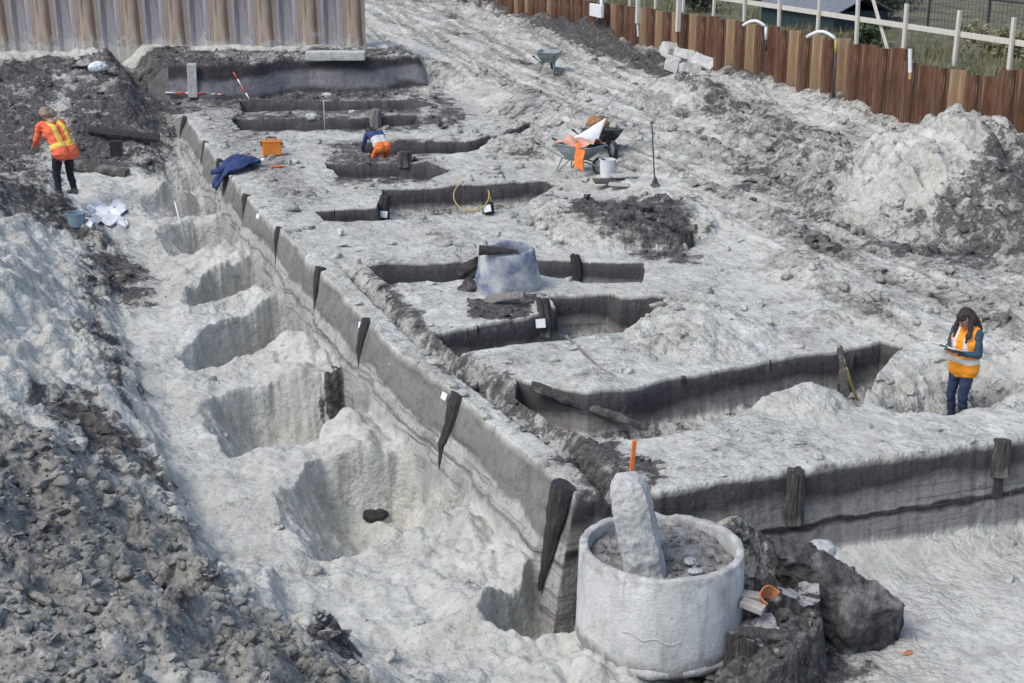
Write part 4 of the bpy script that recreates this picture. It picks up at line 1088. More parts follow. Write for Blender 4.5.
def slab2():
    up = [pix(776, 538, -.26), pix(804, 543, -.30), pix(832, 557, -.40), pix(856, 571, -.50), pix(902, 603, -.70)]
    lo_ = [pix(777, 556, -.32), pix(799, 563, -.36), pix(829, 575, -.46), pix(848, 592, -.58), pix(900, 610, -.74)]
    ba = [pix(776, 585, -.75), pix(800, 596, -.80), pix(822, 616, -.85), pix(852, 631, -.88), pix(896, 616, -.86)]
    vs = []; fs = []; k = 6
    for u_, l_, b_ in zip(up, lo_, ba):
        bk = u_+Vector((.10, .22, -.18)); vs += [b_+Vector((0, 0, -.3)), b_, l_, u_, bk, bk+Vector((0, 0, -.6))]
    for i in range(4):
        for j in range(k): fs.append((i*k+j, i*k+(j+1) % k, (i+1)*k+(j+1) % k, (i+1)*k+j))
    fs += [tuple(range(k-1, -1, -1)), tuple(4*k+j for j in range(k))]
    c_ = sum(vs, Vector())/len(vs); m = MB(); m.add([v-c_ for v in vs], fs)
    o = m.build('peat_block', 'peatslab', sub=4, rough=.05, rscale=4.2, smooth=True); o.location = c_
    for v in o.data.vertices: v.co += Vector((1, 1, 1))*.018*mn.noise(v.co*14)+v.normal*.016*mn.noise(v.co*27)
    tag(o, 'large dark slanted block of peaty wood right of the well ring', 'block')
M['peatslab'] = pm('peat_slab', (.020, .018, .019), (.13, .125, .122), 3.2, (3, 1, 3), .92, 1.0, .05, .15, c3=(.11, .105, .10), dirt=(.30, .29, .275))
slab2()
stump(797, 626, -.92, .20, .36, 'stumpwood', 'dark stump with rounded top between the bricks and the slanted block')
stump(790, 676, -1.2, .16, .40, 'stumpwood', 'narrow black stump right of the broad one at the bottom edge', 1.2)
stump(752, 676, -1.2, .25, .46, 'stumpwood', 'broad stump with vertical black grain at the bottom edge of the photo', .5)
log('timber', pix(738, 631, -.62), pix(806, 637, -.66), .05, .045, 'oak', 'weathered timber lying flat behind the broad bottom stump', n=9, rough=.02)
m = MB(); m.tube([(0, 0, .10), (0, 0, -.1), (.02, 0, -.3)], [.035, .03, .01], 7, True, .1); o = m.build('timber_stake', 'peatwood', rough=.01); put(o, hit(839, 655)+Vector((0, 0, .0))); tag(o, 'small black stake tip in the sand under the slanted block', 'stake')
for (u, v, z, rz, lab) in ((753, 606, -.52, -.55, 'dusty brick lying in front of the terracotta shard'), (750, 596, -.50, -.1, 'dusty brick behind the other, half hidden by the well ring')):
    m = MB(); m.box((0, 0, 0), (.23, .11, .065)); o = m.build('brick', 'brick', bevel=.008, sub=1, rough=.004, rscale=20); put(o, pix(u, v, z), rz, .1, .12); tag(o, lab, 'brick')
# terracotta shard: half a pot
m = MB(); n = 18; prof = [(.055, 0), (.075, .05), (.092, .11), (.100, .15), (.088, .15), (.080, .11), (.062, .05), (.04, .012)]; vs = []; fs = []
for i in range(n+1):
    a = math.pi*1.25*i/n; br = 1-.12*math.sin(a*3)
    for r_, z in prof: vs.append((r_*math.cos(a), r_*math.sin(a), z*br))
k = len(prof)
for i in range(n):
    for j in range(k): fs.append((i*k+j, i*k+(j+1) % k, (i+1)*k+(j+1) % k, (i+1)*k+j))
fs += [tuple(range(k)), tuple(n*k+j for j in range(k-1, -1, -1))]
m.add(vs, fs); o = m.build('pot_shard', 'terracotta', smooth=False); put(o, pix(767, 602, -.55), R(20), R(38), R(-10)); o.scale = (1.05, 1.05, 1.05); tag(o, 'broken orange terracotta pot lying beside the bricks', 'pot')
p = hit(908, 655); m = MB(); m.ball((0, 0, 0), (.06, .035, .012), 9, 6, None, .3); o = m.build('tile_piece', 'terracotta'); put(o, p+Vector((0, 0, .012)), .5); tag(o, 'small reddish tile piece on the sand at lower right', 'tile')

# ------------------------------------------------------------------ wheelbarrows
def barrow(label, p, rz, tray, group='wheelbarrows on the site', rx=0, ry=0):
    t = thing('wheelbarrow', label, 'wheelbarrow', p, rz, group); t.rotation_euler = (rx, ry, rz)
    def rr(lx0, lx1, ly, z, n=5):
        pts = []
        for cx, cy, a0 in ((lx1, ly, 0), (lx0, ly, 90), (lx0, -ly, 180), (lx1, -ly, 270)):
            q = .09 if cx == lx1 or True else .05
            for k in range(n):
                a = R(a0+90*k/(n-1)); pts.append((cx-math.copysign(q, cx-(lx0+lx1)/2)+q*math.cos(a), math.copysign(ly-q, cy)+q*math.sin(a), z))
        return pts
    L = [rr(-.26, .24, .19, .30), rr(-.36, .38, .27, .44), rr(-.44, .52, .33, .60), rr(-.46, .54, .35, .605), rr(-.45, .53, .34, .62), rr(-.42, .50, .31, .60), rr(-.34, .36, .25, .45), rr(-.24, .22, .17, .325)]
    n = len(L[0]); m = MB(); vs = [q for l in L for q in l]; fs = []
    for k in range(len(L)-1):
        for j in range(n): fs.append((k*n+j, k*n+(j+1) % n, (k+1)*n+(j+1) % n, (k+1)*n+j))
    fs.append(tuple(range(n-1, -1, -1))); fs.append(tuple((len(L)-1)*n+j for j in range(n)))
    m.add(vs, fs); m.build('tray', tray, t)
    m = MB()
    for s_ in (-1, 1):
        m.tube([(-.95, .30*s_, .56), (-.60, .28*s_, .46), (-.25, .17*s_, .285), (.30, .10*s_, .26), (.60, .07*s_, .20)], .018, 8)
    m.tube([(.60, -.07, .20), (.60, .07, .20)], .014, 8)
    m.build('frame', 'darksteel' if tray == 'blacktray' else 'galv', t, smooth=True)
    for s_ in (-1, 1):
        m = MB(); m.tube([(-.30, .17*s_, .30), (-.40, .24*s_, .02), (-.36, .24*s_, .0), (-.10, .15*s_, .28)], .016, 8); m.build('leg', 'darksteel' if tray == 'blacktray' else 'galv', t, smooth=True)
        m = MB(); m.tube([(-.98, .302*s_, .566), (-.82, .295*s_, .53)], .024, 8); m.build('grip', 'rubber', t, smooth=True)
    m = MB(); m.lathe([(.145, -.035), (.185, -.04), (.20, 0), (.185, .04), (.145, .035)], 28, 0, True); m.v = [(x+.60, z, y+.20) for x, y, z in m.v]; wh = m.build('wheel', 'rubber', t, smooth=True)
    m = MB(); m.lathe([(.02, -.05), (.05, -.03), (.15, -.025), (.15, .025), (.05, .03), (.02, .05)], 24, 0, True); m.v = [(x+.60, z, y+.20) for x, y, z in m.v]; m.build('rim', 'galv', wh, smooth=True)
    return t
p = hit(549, 72); barrow('grey green wheelbarrow standing alone far back on the sand ramp', p, R(78), 'galv')
p = hit(578, 172); b1 = p.copy(); barrow('green wheelbarrow heaped with orange clothing by the white bucket', p, R(-42), 'galv')
p = hit(603, 160); b2 = p.copy(); barrow('black wheelbarrow with muddy tray behind the white bucket', p+Vector((0, .35, 0)), R(-70), 'blacktray', rx=R(0), ry=R(-6))
# clothing in the front barrow
def cloth_patch(name, mat, pts, label, cat, th=.012, parent=None, n=3):
    m = MB(); k = len(pts[0]); vs = [q for r_ in pts for q in r_]
    fs = [(i*k+j, i*k+j+1, (i+1)*k+j+1, (i+1)*k+j) for i in range(len(pts)-1) for j in range(k-1)]
    m.add(vs, fs); o = m.build(name, mat, parent, smooth=True, sub=n, rough=.02, rscale=5)
    md = o.modifiers.new('thickness', 'SOLIDIFY'); md.thickness = th
    if label: tag(o, label, cat)
    return o
Rb = Matrix.Rotation(R(-42), 3, 'Z')
g_ = []
for i in range(7):
    row = []
    for j in range(8):
        x = -.38+.88*j/7; y = -.34+.66*i/6; zz = .62+.11*math.sin(j*1.1+.3)*math.sin(math.pi*i/6)+.05*math.sin(i*2.1+j)
        row.append(b1+Rb @ Vector((x, y, zz)))
    g_.append(row)
c_ = sum((q for r_ in g_ for q in r_), Vector())/56
o = cloth_patch('work_jacket', 'pinkorange', [[q-c_ for q in r_] for r_ in g_], 'pale orange work clothing heaped in the green wheelbarrow', 'clothing') if 'pinkorange' in M else None
if o is None:
    M['pinkorange'] = pm('faded_orange_fabric', (.50, .20, .12), (.74, .44, .33), 6, rough=.85, bmp=.6, dist=.015, spread=.2)
    o = cloth_patch('work_jacket', 'pinkorange', [[q-c_ for q in r_] for r_ in g_], 'pale orange work clothing heaped in the green wheelbarrow', 'clothing')
o.location = c_
g_ = []
for i in range(5):
    row = []
    for j in range(4):
        t = i/4; row.append(b1+Rb @ Vector((.20+.24*j/3+.02*t, -.30-.10*min(1, t*2)-.02*math.sin(j*2), .68-.52*t+.02*math.sin(j*1.7))))
    g_.append(row)
c_ = sum((q for r_ in g_ for q in r_), Vector())/20
o = cloth_patch('work_trousers', 'fluo', [[q-c_ for q in r_] for r_ in g_], 'bright orange trouser leg hanging over the side of the green wheelbarrow', 'clothing', .03); o.location = c_
# white sheet between the barrows
A_, B_, C_ = pix(568, 152, .95), pix(594, 134, 1.35), pix(588, 160, .85)
a_ = b1+Vector((-.15, .45, .62)); d_ = b1+Vector((.62, .55, 1.08)); e_ = b1+Vector((.42, .38, .55)); f_ = b1+Vector((.15, .40, .50))
g_ = [[a_.lerp(d_, t) for t in (0, .33, .66, 1)], [a_.lerp(d_, t).lerp(f_.lerp(e_, t), .5)+Vector((0, -.04, 0)) for t in (0, .33, .66, 1)], [f_.lerp(e_, t) for t in (0, .33, .66, 1)]]
c_ = sum((q for r_ in g_ for q in r_), Vector())/12
o = cloth_patch('plastic_sheet', 'white', [[q-c_ for q in r_] for r_ in g_], 'white plastic sheet propped up between the two wheelbarrows', 'sheet', .02, n=2); o.location = c_
# load of the black barrow: soil heap and spade
pB = b2+Vector((0, .35, 0))
m = MB(); m.ball((0, 0, 0), (.26, .20, .16), 16, 10, None, .25); o = m.build('sponge_heap', 'tanheap') if 'tanheap' in M else None
if o is None:
    M['tanheap'] = pm('brown_net', (.22, .11, .05), (.42, .24, .12), 12, rough=.9, bmp=.8)
    o = m.build('net_bag', 'tanheap', sub=1, rough=.03, rscale=8)
put(o, pB+Vector((-.12, -.02, .74))); tag(o, 'brown net bag lying in the black wheelbarrow', 'bag')
def tool(name, a, b, head, label, cat, mat='greywood', r=.017):
    a = Vector(a); b = Vector(b); t = thing(name, label, cat, a); d = b-a
    m = MB(); m.tube([(0, 0, 0), d], r, 8); m.build('handle', mat, t, smooth=True)
    q = d.to_track_quat('Z', 'Y').to_matrix()
    if head == 'spade':
        m = MB(); m.prism([(-.09, -.004), (.09, -.004), (.09, .008), (-.09, .008)], -.28, 0); m.v = [tuple(q @ Vector(v)) for v in m.v]; m.build('blade', 'darksteel', t)
        m = MB(); m.tube([(-.06, 0, d.length), (.06, 0, d.length)], .016, 8); m.v = [tuple(q @ Vector(v)) for v in m.v]; m.build('grip', mat, t)
    elif head == 'mud':
        m = MB(); m.lathe([(.0, .22), (.03, .18), (.07, .08), (.13, 0)], 14, .2); m.build('mud_foot', 'oak', t, rough=.02)
        m = MB(); m.tube([(-.05, 0, d.length), (.05, 0, d.length)], .02, 8); m.v = [tuple(q @ Vector(v)) for v in m.v]; m.build('grip', mat, t)
    return t
tool('spade', pB+Vector((-.35, -.15, .66)), pB+Vector((.32, .25, 1.35)), 'spade', 'spade with pale wooden handle sticking up from the black wheelbarrow', 'spade', 'yellowwood' if 'yellowwood' in M else 'paleboard')
p = hit(655, 187); tool('spade', p, p+Vector((-.10, .05, 1.28)), 'mud', 'thin brown shovel standing upright in the sand right of the barrows', 'shovel', 'oak', .014)
# bucket, boards
def bucket(label, p, r, h, mat):
    t = thing('bucket', label, 'bucket', p)
    m = MB(); m.lathe([(.01, 0), (r*.82, 0), (r*.98, h), (r*1.04, h), (r*1.04, h+.015), (r*.94, h+.015), (r*.78, .02), (.01, .02)], 28); m.build('pail', mat, t, smooth=False)
    m = MB(); m.tube([(r*math.cos(a), -r*.3*math.sin(a)-.02, h-.01-.16*math.sin(a)) for a in [math.pi*k/10 for k in range(11)]], .006, 6); m.build('handle', 'darksteel', t, smooth=True)
    return t
p = hit(607, 177); bucket('white square-looking bucket standing in front of the black wheelbarrow', p, .17, .36, 'white')
p = hit(77, 226); bucket('blue grey bucket standing on the trench floor below the red jacket worker', p, .19, .26, 'bluegrey')
for (u, v, dx, dy, rz, mt, lab) in ((614, 184, .85, .38, .1, 'oak', 'dark board lying on the sand before the white bucket'), (624, 180, .55, .32, .35, 'paleboard', 'pale board lying half on the dark board'), (619, 189, .42, .22, -.15, 'paleboard', 'small pale board nearest the clod heap')):
    p = hit(u, v); m = MB(); m.box((0, 0, 0), (dx, dy, .03)); o = m.build('board', mt, bevel=.006, sub=1, rough=.008); put(o, p+Vector((0, 0, .05 if mt == 'oak' else .09)), rz, .04, .03); tag(o, lab, 'board')
# ------------------------------------------------------------------ small things on the benches
p = hit(272, 156); t = thing('crate', 'small bright orange plastic crate with black clips on the benches', 'crate', p+Vector((0, 0, .0)), .25)
m = MB(); m.box((0, 0, .18), (.42, .30, .30)); m.build('box', 'orange', t, bevel=.02)
m = MB(); m.box((0, 0, .345), (.44, .32, .035)); m.build('lid', 'orange', t, bevel=.01)
m = MB(); m.tube([(-.12, 0, .37), (-.10, 0, .42), (.10, 0, .42), (.12, 0, .37)], .014, 8); m.build('handle', 'darksteel', t, smooth=True)
for s_ in (-1, 1):
    m = MB(); m.box((.225*s_, 0, .30), (.03, .10, .12)); m.build('clip', 'darksteel', t, bevel=.005)
# blue jacket over the baulk edge
j0 = hit(262, 164); c0, s0 = site(j0.x, j0.y); g_ = []
for i in range(9):
    row = []
    for j in range(6):
        t_ = i/8; cc = edge_c(s0)+.75-1.05*t_; ssx = s0-.55*t_+(j/5-.5)*(.55+.5*math.sin(t_*3))
        zz = gz(cc, ssx) if cc > edge_c(ssx)+.03 else -.02-max(0, edge_c(ssx)-cc)*1.3
        row.append(wv(cc, ssx, zz+.07+.05*math.sin(j*2.2+i)+.06*math.sin(t_*3.1)))
    g_.append(row)
c_ = sum((q for r_ in g_ for q in r_), Vector())/54
jk = thing('jacket', 'dark blue work jacket thrown over the edge of the baulk', 'jacket', c_)
cloth_patch('body', 'blue', [[q-c_ for q in r_] for r_ in g_], None, None, .05, jk, 2)
for k, off in ((0, (0, .16, .05)), (1, (-.25, -.32, -.02))):
    m = MB(); m.tube([Vector(off)+Vector((.28, .0, .03)), Vector(off)+Vector((.05, -.1, .07)), Vector(off)+Vector((-.22, -.12, .0))], [.06, .075, .06], 10, True, .1); m.build('sleeve', 'blue', jk, smooth=True, rough=.02)
m = MB(); m.box((0, 0, 0), (.30, .10, .02)); o = m.build('glove', 'fluo', rough=.02, sub=2); put(o, hit(277, 168)+Vector((0, 0, .03)), .5); tag(o, 'orange glove lying by the blue jacket collar', 'glove')
m = MB(); m.ball((0, 0, 0), .045, 10, 8); o = m.build('badge', 'tagwhite', jk); o.location = pix(263, 160, c_.z+.16)-c_
# yellow hose loop and rod
p = hit(478, 214); pts = []
for k in range(22):
    a = 2.0+k/21*4.6; pts.append((.42*math.cos(a)*1.0, .20*math.sin(a), .34+.32*math.sin(a)+.02*k/21))
m = MB(); pts = [(x*.8, y, z*.8) for x, y, z in pts]; m.tube(pts, .012, 7); m.tube([pts[-1], (.4, .1, .04), (.6, .15, .02)], .012, 7); o = m.build('hose', 'yellow', smooth=True); put(o, p+Vector((-.12, -.1, .10))); tag(o, 'loop of yellow hose standing in the trench beside the dark post', 'hose')
a_ = hit(857, 400); b_ = pix(846, 370, .03); d_ = pix(834, 342, .03)
t = thing('measuring_rod', 'thin yellow rod and line leaning in the trench near the clipboard worker', 'rod', a_)
m = MB(); m.tube([(0, 0, 0), b_-a_+Vector((0, 0, .02))], .020, 8); m.build('rod', 'yellow', t, smooth=True)
m = MB(); m.tube([b_-a_+Vector((0, 0, .02)), (b_+d_)/2-a_+Vector((.04, 0, .04)), d_-a_+Vector((0, 0, .03))], .008, 6); m.build('line', 'yellow', t, smooth=True)
# ranging rods
def ranging(a, b, label):
    a = Vector(a); b = Vector(b); t = thing('ranging_rod', label, 'ranging rod', a); n = 4
    for k in range(n):
        m = MB(); m.tube([(b-a)*k/n, (b-a)*(k+1)/n], .022, 8); m.build('segment', 'tagwhite' if k % 2 == 0 else 'redpaint', t, smooth=True)
ranging(hit(166, 99)+Vector((0, 0, .12)), hit(206, 99)+Vector((0, 0, .10)), 'red and white ranging rod lying at the far end of the baulk')
ranging(hit(212, 97)+Vector((0, 0, .04)), hit(224, 98)+Vector((0, 0, .04)), 'short red ranging rod right of the pale concrete post')
ranging(hit(250, 101)+Vector((0, 0, .03)), hit(234, 80)+Vector((0, 0, .15)), 'red and white ranging rod leaning on the dark rear wall')
a_ = hit(187, 248); m = MB(); m.tube([(0, 0, 0), (-.25, .25, .95)], .016, 7); o = m.build('pole', 'tagwhite', smooth=True); put(o, a_); tag(o, 'thin white pole standing in the left trench', 'pole')
m = MB(); m.tube([(0, 0, 0), (.0, 0, .85)], .012, 7); o = m.build('pole', 'paleboard', smooth=True); put(o, hit(325, 134), 0); tag(o, 'thin pale pole standing among the rear trenches', 'pole')
p = hit(193, 97); m = MB(); m.box((0, 0, .42), (.26, .22, .95)); o = m.build('concrete_post', 'concrete', bevel=.02, sub=2, rough=.012); put(o, p, .2, 0, .03); tag(o, 'pale upright concrete post at the far end of the baulk', 'post')
p = hit(336, 60); m = MB(); m.box((0, 0, .08), (1.75, .5, .26)); o = m.build('concrete_slab', 'concrete', bevel=.03, sub=2, rough=.015); put(o, p, .03); tag(o, 'long concrete slab lying below the rear pile wall', 'slab')
for (u, v, a, lab) in ((327, 97, .16, 'white stone at the foot of the dark rear wall'), (312, 118, .17, 'white stone lying in the rear trenches'), (352, 113, .10, 'small white stone right of the other in the rear trenches')):
    m = MB(); m.ball((0, 0, 0), (a, a*.7, a*.6), 12, 8, None, .3); o = m.build('stone', 'concrete', sub=1, rough=.02); put(o, hit(u, v)+Vector((0, 0, .03))); tag(o, lab, 'stone')
p = hit(98, 71); m = MB(); m.ball((0, 0, .1), (.28, .18, .16), 14, 9, None, .1); o = m.build('sack', 'white', sub=1, rough=.03); put(o, p, .4); tag(o, 'white sack on the dark ground under the rear piles', 'sack')
log('plank', hit(71, 72)+Vector((0, 0, .08)), hit(90, 71)+Vector((0, 0, .08)), .10, .10, 'peatwood', 'black plank left of the white sack', 'plank', 8, .01, .4)
log('beam', hit(86, 146)+Vector((0, .3, .35)), hit(150, 152)+Vector((.2, .3, .30)), .13, .13, 'peatwood', 'long black beam lying behind the red jacket worker', 'beam', 8, .015, .6)
m = MB(); m.box((0, 0, .15), (.30, .22, .5)); o = m.build('timber', 'peatwood', sub=2, rough=.03); put(o, hit(117, 157), .2); tag(o, 'dark block propping up the long black beam', 'timber')
log('log', hit(72, 168)+Vector((0, 0, .10)), hit(128, 176)+Vector((0, 0, .06)), .17, .12, 'oak', 'thick dark log lying right of the worker legs', 'log', 12, .03)
p = hit(376, 516); m = MB(); m.ball((0, 0, 0), (.17, .10, .09), 14, 9, None, .3); o = m.build('wood_lump', 'peatwood', sub=1, rough=.03); put(o, p+Vector((0, 0, -.01)), .3); tag(o, 'dark wood lump in the scoop left of the baulk', 'wood')
p = hit(325, 622); 
for (u, v, a, lab) in ((322, 622, .14, 'dark wet clod at the foot of the left bank, higher of two'), (330, 640, .11, 'dark wet clod at the foot of the left bank, lower of two'), (208, 578, .10, 'grey clod with sharp edges on the left bank')):
    m = MB(); m.ball((0, 0, 0), (a, a*.8, a*.6), 12, 9, None, .5); o = m.build('clod', 'peatblock', sub=1, rough=.03, rscale=7); put(o, hit(u, v)+Vector((0, 0, .03)), a*30); tag(o, lab, 'clod')
# plastic sheet on the trench floor
g_ = []
for i in range(8):
    row = []
    for j in range(9):
        u = 84+40*j/8+5*math.sin(i*1.3); v = 205+22*i/7+3*math.sin(j*1.7)
        q = hit(u, v); row.append(q+Vector((0, 0, .05+.035*math.sin(i*2.3+j*1.1))))
    g_.append(row)
c_ = sum((q for r_ in g_ for q in r_), Vector())/72
o = cloth_patch('plastic_sheet', 'white', [[q-c_ for q in r_] for r_ in g_], 'crumpled white plastic sheet spread on the left trench floor', 'sheet', .01, n=2); o.location = c_
# broken concrete by the piles
for (u, v, dims, rz, rx, lab) in ((676, 54, (.9, .6, .35), .4, .3, 'tilted pale concrete chunk at the top of the rubble by the piles'), (692, 60, (1.1, .5, .3), -.5, -.4, 'long pale concrete chunk leaning on the rubble by the piles'),
      (704, 67, (.9, .5, .3), -.8, .5, 'concrete chunk at the right end of the rubble by the piles'), (676, 68, (.55, .5, .45), .9, .2, 'squat concrete chunk at the front of the rubble by the piles'), (690, 72, (.6, .4, .3), .2, -.3, 'lowest concrete chunk in the middle of the rubble by the piles')):
    m = MB(); m.box((0, 0, 0), dims); o = m.build('concrete_chunk', 'concrete', bevel=.03, sub=2, rough=.05, rscale=2.5); put(o, hit(u, v+3)+Vector((0, 0, .16)), rz, rx, .2); tag(o, lab, 'rubble', 'concrete chunks by the piles')

# ------------------------------------------------------------------ people
def remesh(m, voxel, smooth=3):
    o = m.build('tmp', 'skin'); md = o.modifiers.new('r', 'REMESH'); md.mode = 'VOXEL'; md.voxel_size = voxel
    m2 = o.modifiers.new('s', 'SMOOTH'); m2.iterations = smooth; m2.factor = .5
    bpy.context.view_layer.update(); dg = bpy.context.evaluated_depsgraph_get()
    me = bpy.data.meshes.new_from_object(o.evaluated_get(dg), depsgraph=dg); bpy.data.objects.remove(o)
    me.materials.clear(); return me
def finish(me, name, mats, pick, parent, folds=0):
    me.name = name
    for k in mats: me.materials.append(M[k])
    for p in me.polygons: p.material_index = pick(p.center); p.use_smooth = True
    if folds:
        bare = set(); sk = [i for i, k in enumerate(mats) if k in ('skin',)]
        for p in me.polygons:
            if p.material_index in sk: bare.update(p.vertices)
        for v in me.vertices:
            if v.index not in bare:
                q = Vector((v.co.x*9, v.co.y*9, v.co.z*15)); v.co += v.normal*folds*(mn.noise(q)+.5*mn.noise(q*2.1)-.6*max(0, mn.noise(q*1.3+Vector((5, 5, 5)))))
    o = bpy.data.objects.new(name, me); col.objects.link(o); o.parent = parent; return o
def figure(label, loc, rz, J, wear, hair, vest=None, voxel=.011, face=True):
    t = thing('person', label, 'person', loc, rz)
    V = {k: Vector(v) for k, v in J.items()}
    def mir(k, s_): return V[k+('_l' if s_ < 0 else '_r')]
    bones = []
    def B(a, b, ra, rb, tg): bones.append((Vector(a), Vector(b), ra, rb, tg))
    pel, ch, nk, hd = V['pelvis'], V['chest'], V['neck'], V['head']
    side = (V['shoulder_r']-V['shoulder_l']).normalized(); hs = (V['hip_r']-V['hip_l']).normalized()
    for k in (-1, 1):
        B(pel+hs*.055*k, pel.lerp(ch, .5)+hs*.05*k, .118, .105, 'top'); B(pel.lerp(ch, .5)+side*.05*k, ch+side*.07*k, .108, .115, 'top'); B(ch+side*.06*k, mir('shoulder', k)-side*.03*k, .105, .072, 'top')
        B(mir('hip', k)+Vector((0, 0, .05)), mir('hip', k), .105, .10, 'leg')
        B(mir('hip', k), mir('knee', k), .092, .060, 'leg'); B(mir('knee', k), mir('ankle', k), .062, .045, 'leg')
        B(mir('ankle', k)+Vector((0, 0, -.01)), mir('toe', k), .048, .038, 'shoe'); B(mir('ankle', k)+Vector((0, -.02, -.03)), mir('ankle', k)+Vector((0, 0, .04)), .048, .05, 'shoe')
        B(mir('shoulder', k), mir('elbow', k), .062, .047, 'top'); B(mir('elbow', k), mir('wrist', k), .048, .034, 'top')
        # hand
        w0 = mir('wrist', k); hdv = (mir('hand', k)-w0).normalized(); up = V.get('palm_up', Vector((0, 0, 1))); up = (up-hdv*up.dot(hdv)).normalized(); ac = hdv.cross(up)*k
        B(w0, w0+hdv*.03, .030, .026, 'skin')
        for q in (-1, 0, 1): B(w0+hdv*.025+ac*.018*q, w0+hdv*.085+ac*.022*q, .016, .014, 'skin')
        for q, ln in ((-1.5, .058), (-.5, .072), (.5, .076), (1.5, .066)):
            r0 = w0+hdv*.09+ac*.0165*q; r1 = r0+hdv*ln*.55-up*.010; r2 = r1+hdv*ln*.40-up*.026
            B(r0, r1, .0095, .009, 'skin'); B(r1, r2, .009, .008, 'skin')
        th = w0+hdv*.035+ac*.028; B(th, th+hdv*.035+ac*.022-up*.006, .012, .011, 'skin'); B(th+hdv*.035+ac*.022-up*.006, th+hdv*.062+ac*.020-up*.018, .011, .009, 'skin')
    fw = V['look'].normalized(); hu = (hd-nk).normalized(); hu = (hu-fw*hu.dot(fw)).normalized(); hr = fw.cross(hu)
    B(nk-hu*.05, hd-hu*.06, .056, .052, 'skin')
    B(hd+hu*.028-fw*.02, hd+hu*.022+fw*.028, .086, .078, 'skin'); B(hd-hu*.045+fw*.03, hd-hu*.085+fw*.055, .060, .036, 'skin')
    B(hd+fw*.098-hu*.005, hd+fw*.118-hu*.030, .011, .015, 'skin')
    for k in (-1, 1): B(hd+hr*.083*k-hu*.015, hd+hr*.088*k+hu*.018-fw*.01, .012, .014, 'skin')
    m = MB()
    for a, b, ra, rb, tg in bones: m.capsule(a, b, ra, rb, 14)
    names = list(dict.fromkeys(wear.values())) ; idx = {k: names.index(wear[k]) for k in wear}
    def pick(c):
        best = 1e9; k = 'top'
        for a, b, ra, rb, tg in bones:
            d = b-a; u = max(0, min(1, (c-a).dot(d)/max(d.length_squared, 1e-9))); q = (c-a-d*u).length-(ra+(rb-ra)*u)
            if q < best: best = q; k = tg
        return idx[k]
    body = finish(remesh(m, voxel), 'body', names, pick, t, .013)
    for k in (-1, 1):
        e = MB(); e.ball(hd+fw*.098+hr*.032*k+hu*.012, .0115, 8, 6); e.build('eye', 'eye', body, smooth=True)
    e = MB(); e.capsule(hd+fw*.086-hu*.062-hr*.02, hd+fw*.086-hu*.062+hr*.02, .009, .009, 8); e.build('mouth', 'lip', body, smooth=True)
    # hair
    h = MB(); h.capsule(hd+hu*.045-fw*.03, hd+hu*.05+fw*.028, .092, .078)
    for k in (-1, 1): h.capsule(hd+hu*.03-fw*.04+hr*.03*k, hd-hu*.04-fw*.045+hr*.04*k, .08, .07)
    if hair[1] == 'long':
        for k in (-1, 1):
            dn_ = Vector((0, .28, -1)).normalized(); a1 = hd+hr*.092*k-fw*.03+hu*.03; a2 = a1+dn_*.15+hr*.018*k; h.capsule(a1, a2, .030, .034); h.capsule(a2, a2+dn_*.17-hr*.005*k, .034, .014); h.capsule(a1+hr*.008*k-fw*.03, a2+dn_*.10+hr*.03*k, .03, .018)
        h.capsule(hd-fw*.06-hu*.05, hd-fw*.07-hu*.26, .09, .075); h.capsule(hd+hu*.085+fw*.05-hr*.03, hd+hu*.075+fw*.065+hr*.03, .024, .024)
    finish(remesh(h, .011), 'hair', [hair[0]], lambda c: 0, t, .014)
    if vest:
        mats, fn, drop = vest; v_ = MB()
        dn = (pel-ch).normalized()
        for k in (-1, 1):
            v_.capsule(pel+dn*drop+hs*.07*k, pel.lerp(ch, .5)+hs*.055*k, .135, .128); v_.capsule(pel.lerp(ch, .5)+side*.055*k, ch+side*.075*k, .128, .132)
            v_.capsule(ch+side*.06*k, mir('shoulder', k)-side*.055*k, .125, .088)
        finish(remesh(v_, .012), 'vest', mats, lambda c: fn((c-pel).dot(-dn)/(ch-pel).length, (c-pel.lerp(ch, .5)).dot(side), c), t, .014)
    return t
# woman with the clipboard, standing down in the right end of the front trench
def solve(c, s, u_, v_, head):
    """foot height that puts the crown where the photograph has it"""
    x, y = world(c, s)
    return min(np.arange(-1.6, .5, .01), key=lambda z: abs(uv((x, y, z+head))[1]-v_))
wc, ws = min(((c_, 1.25) for c_ in np.arange(4.5, 7, .02)), key=lambda q: abs(uv(wv(q[0], q[1], .2))[0]-963))
wz = solve(wc, ws, 963, 307, 1.63); wz = min(wz, gz(wc, ws)+.01)
J = dict(pelvis=(0, 0, .90), chest=(0, .0, 1.20), neck=(0, .0, 1.38), head=(.0, .055, 1.50), look=(.12, .80, -.60),
 shoulder_l=(-.165, .0, 1.325), shoulder_r=(.165, .0, 1.325), elbow_l=(-.225, .03, 1.06), elbow_r=(.225, .03, 1.06), wrist_l=(-.09, .24, 1.10), wrist_r=(.07, .245, 1.115),
 hand_l=(-.01, .34, 1.13), hand_r=(-.01, .34, 1.15), hip_l=(-.085, 0, .86), hip_r=(.085, 0, .86), knee_l=(-.10, .10, .47), knee_r=(.11, .05, .47), ankle_l=(-.11, -.02, .08), ankle_r=(.12, -.03, .08), toe_l=(-.12, .13, .035), toe_r=(.14, .12, .035))
def vest_w(t, sx, c):
    if .10 < t < .30: return 1
    if t > .55 and .055 < abs(sx) < .115: return 1
    return 0
wl = wv(wc, ws, wz)
RW = R(124)
figure('woman in orange vest and denim jacket writing on a clipboard in the front trench', wl, RW, J, dict(top='denimjacket', leg='denim', shoe='shoe', skin='skin'), ('hair', 'long'), (['vest', 'silver'], vest_w, .07))
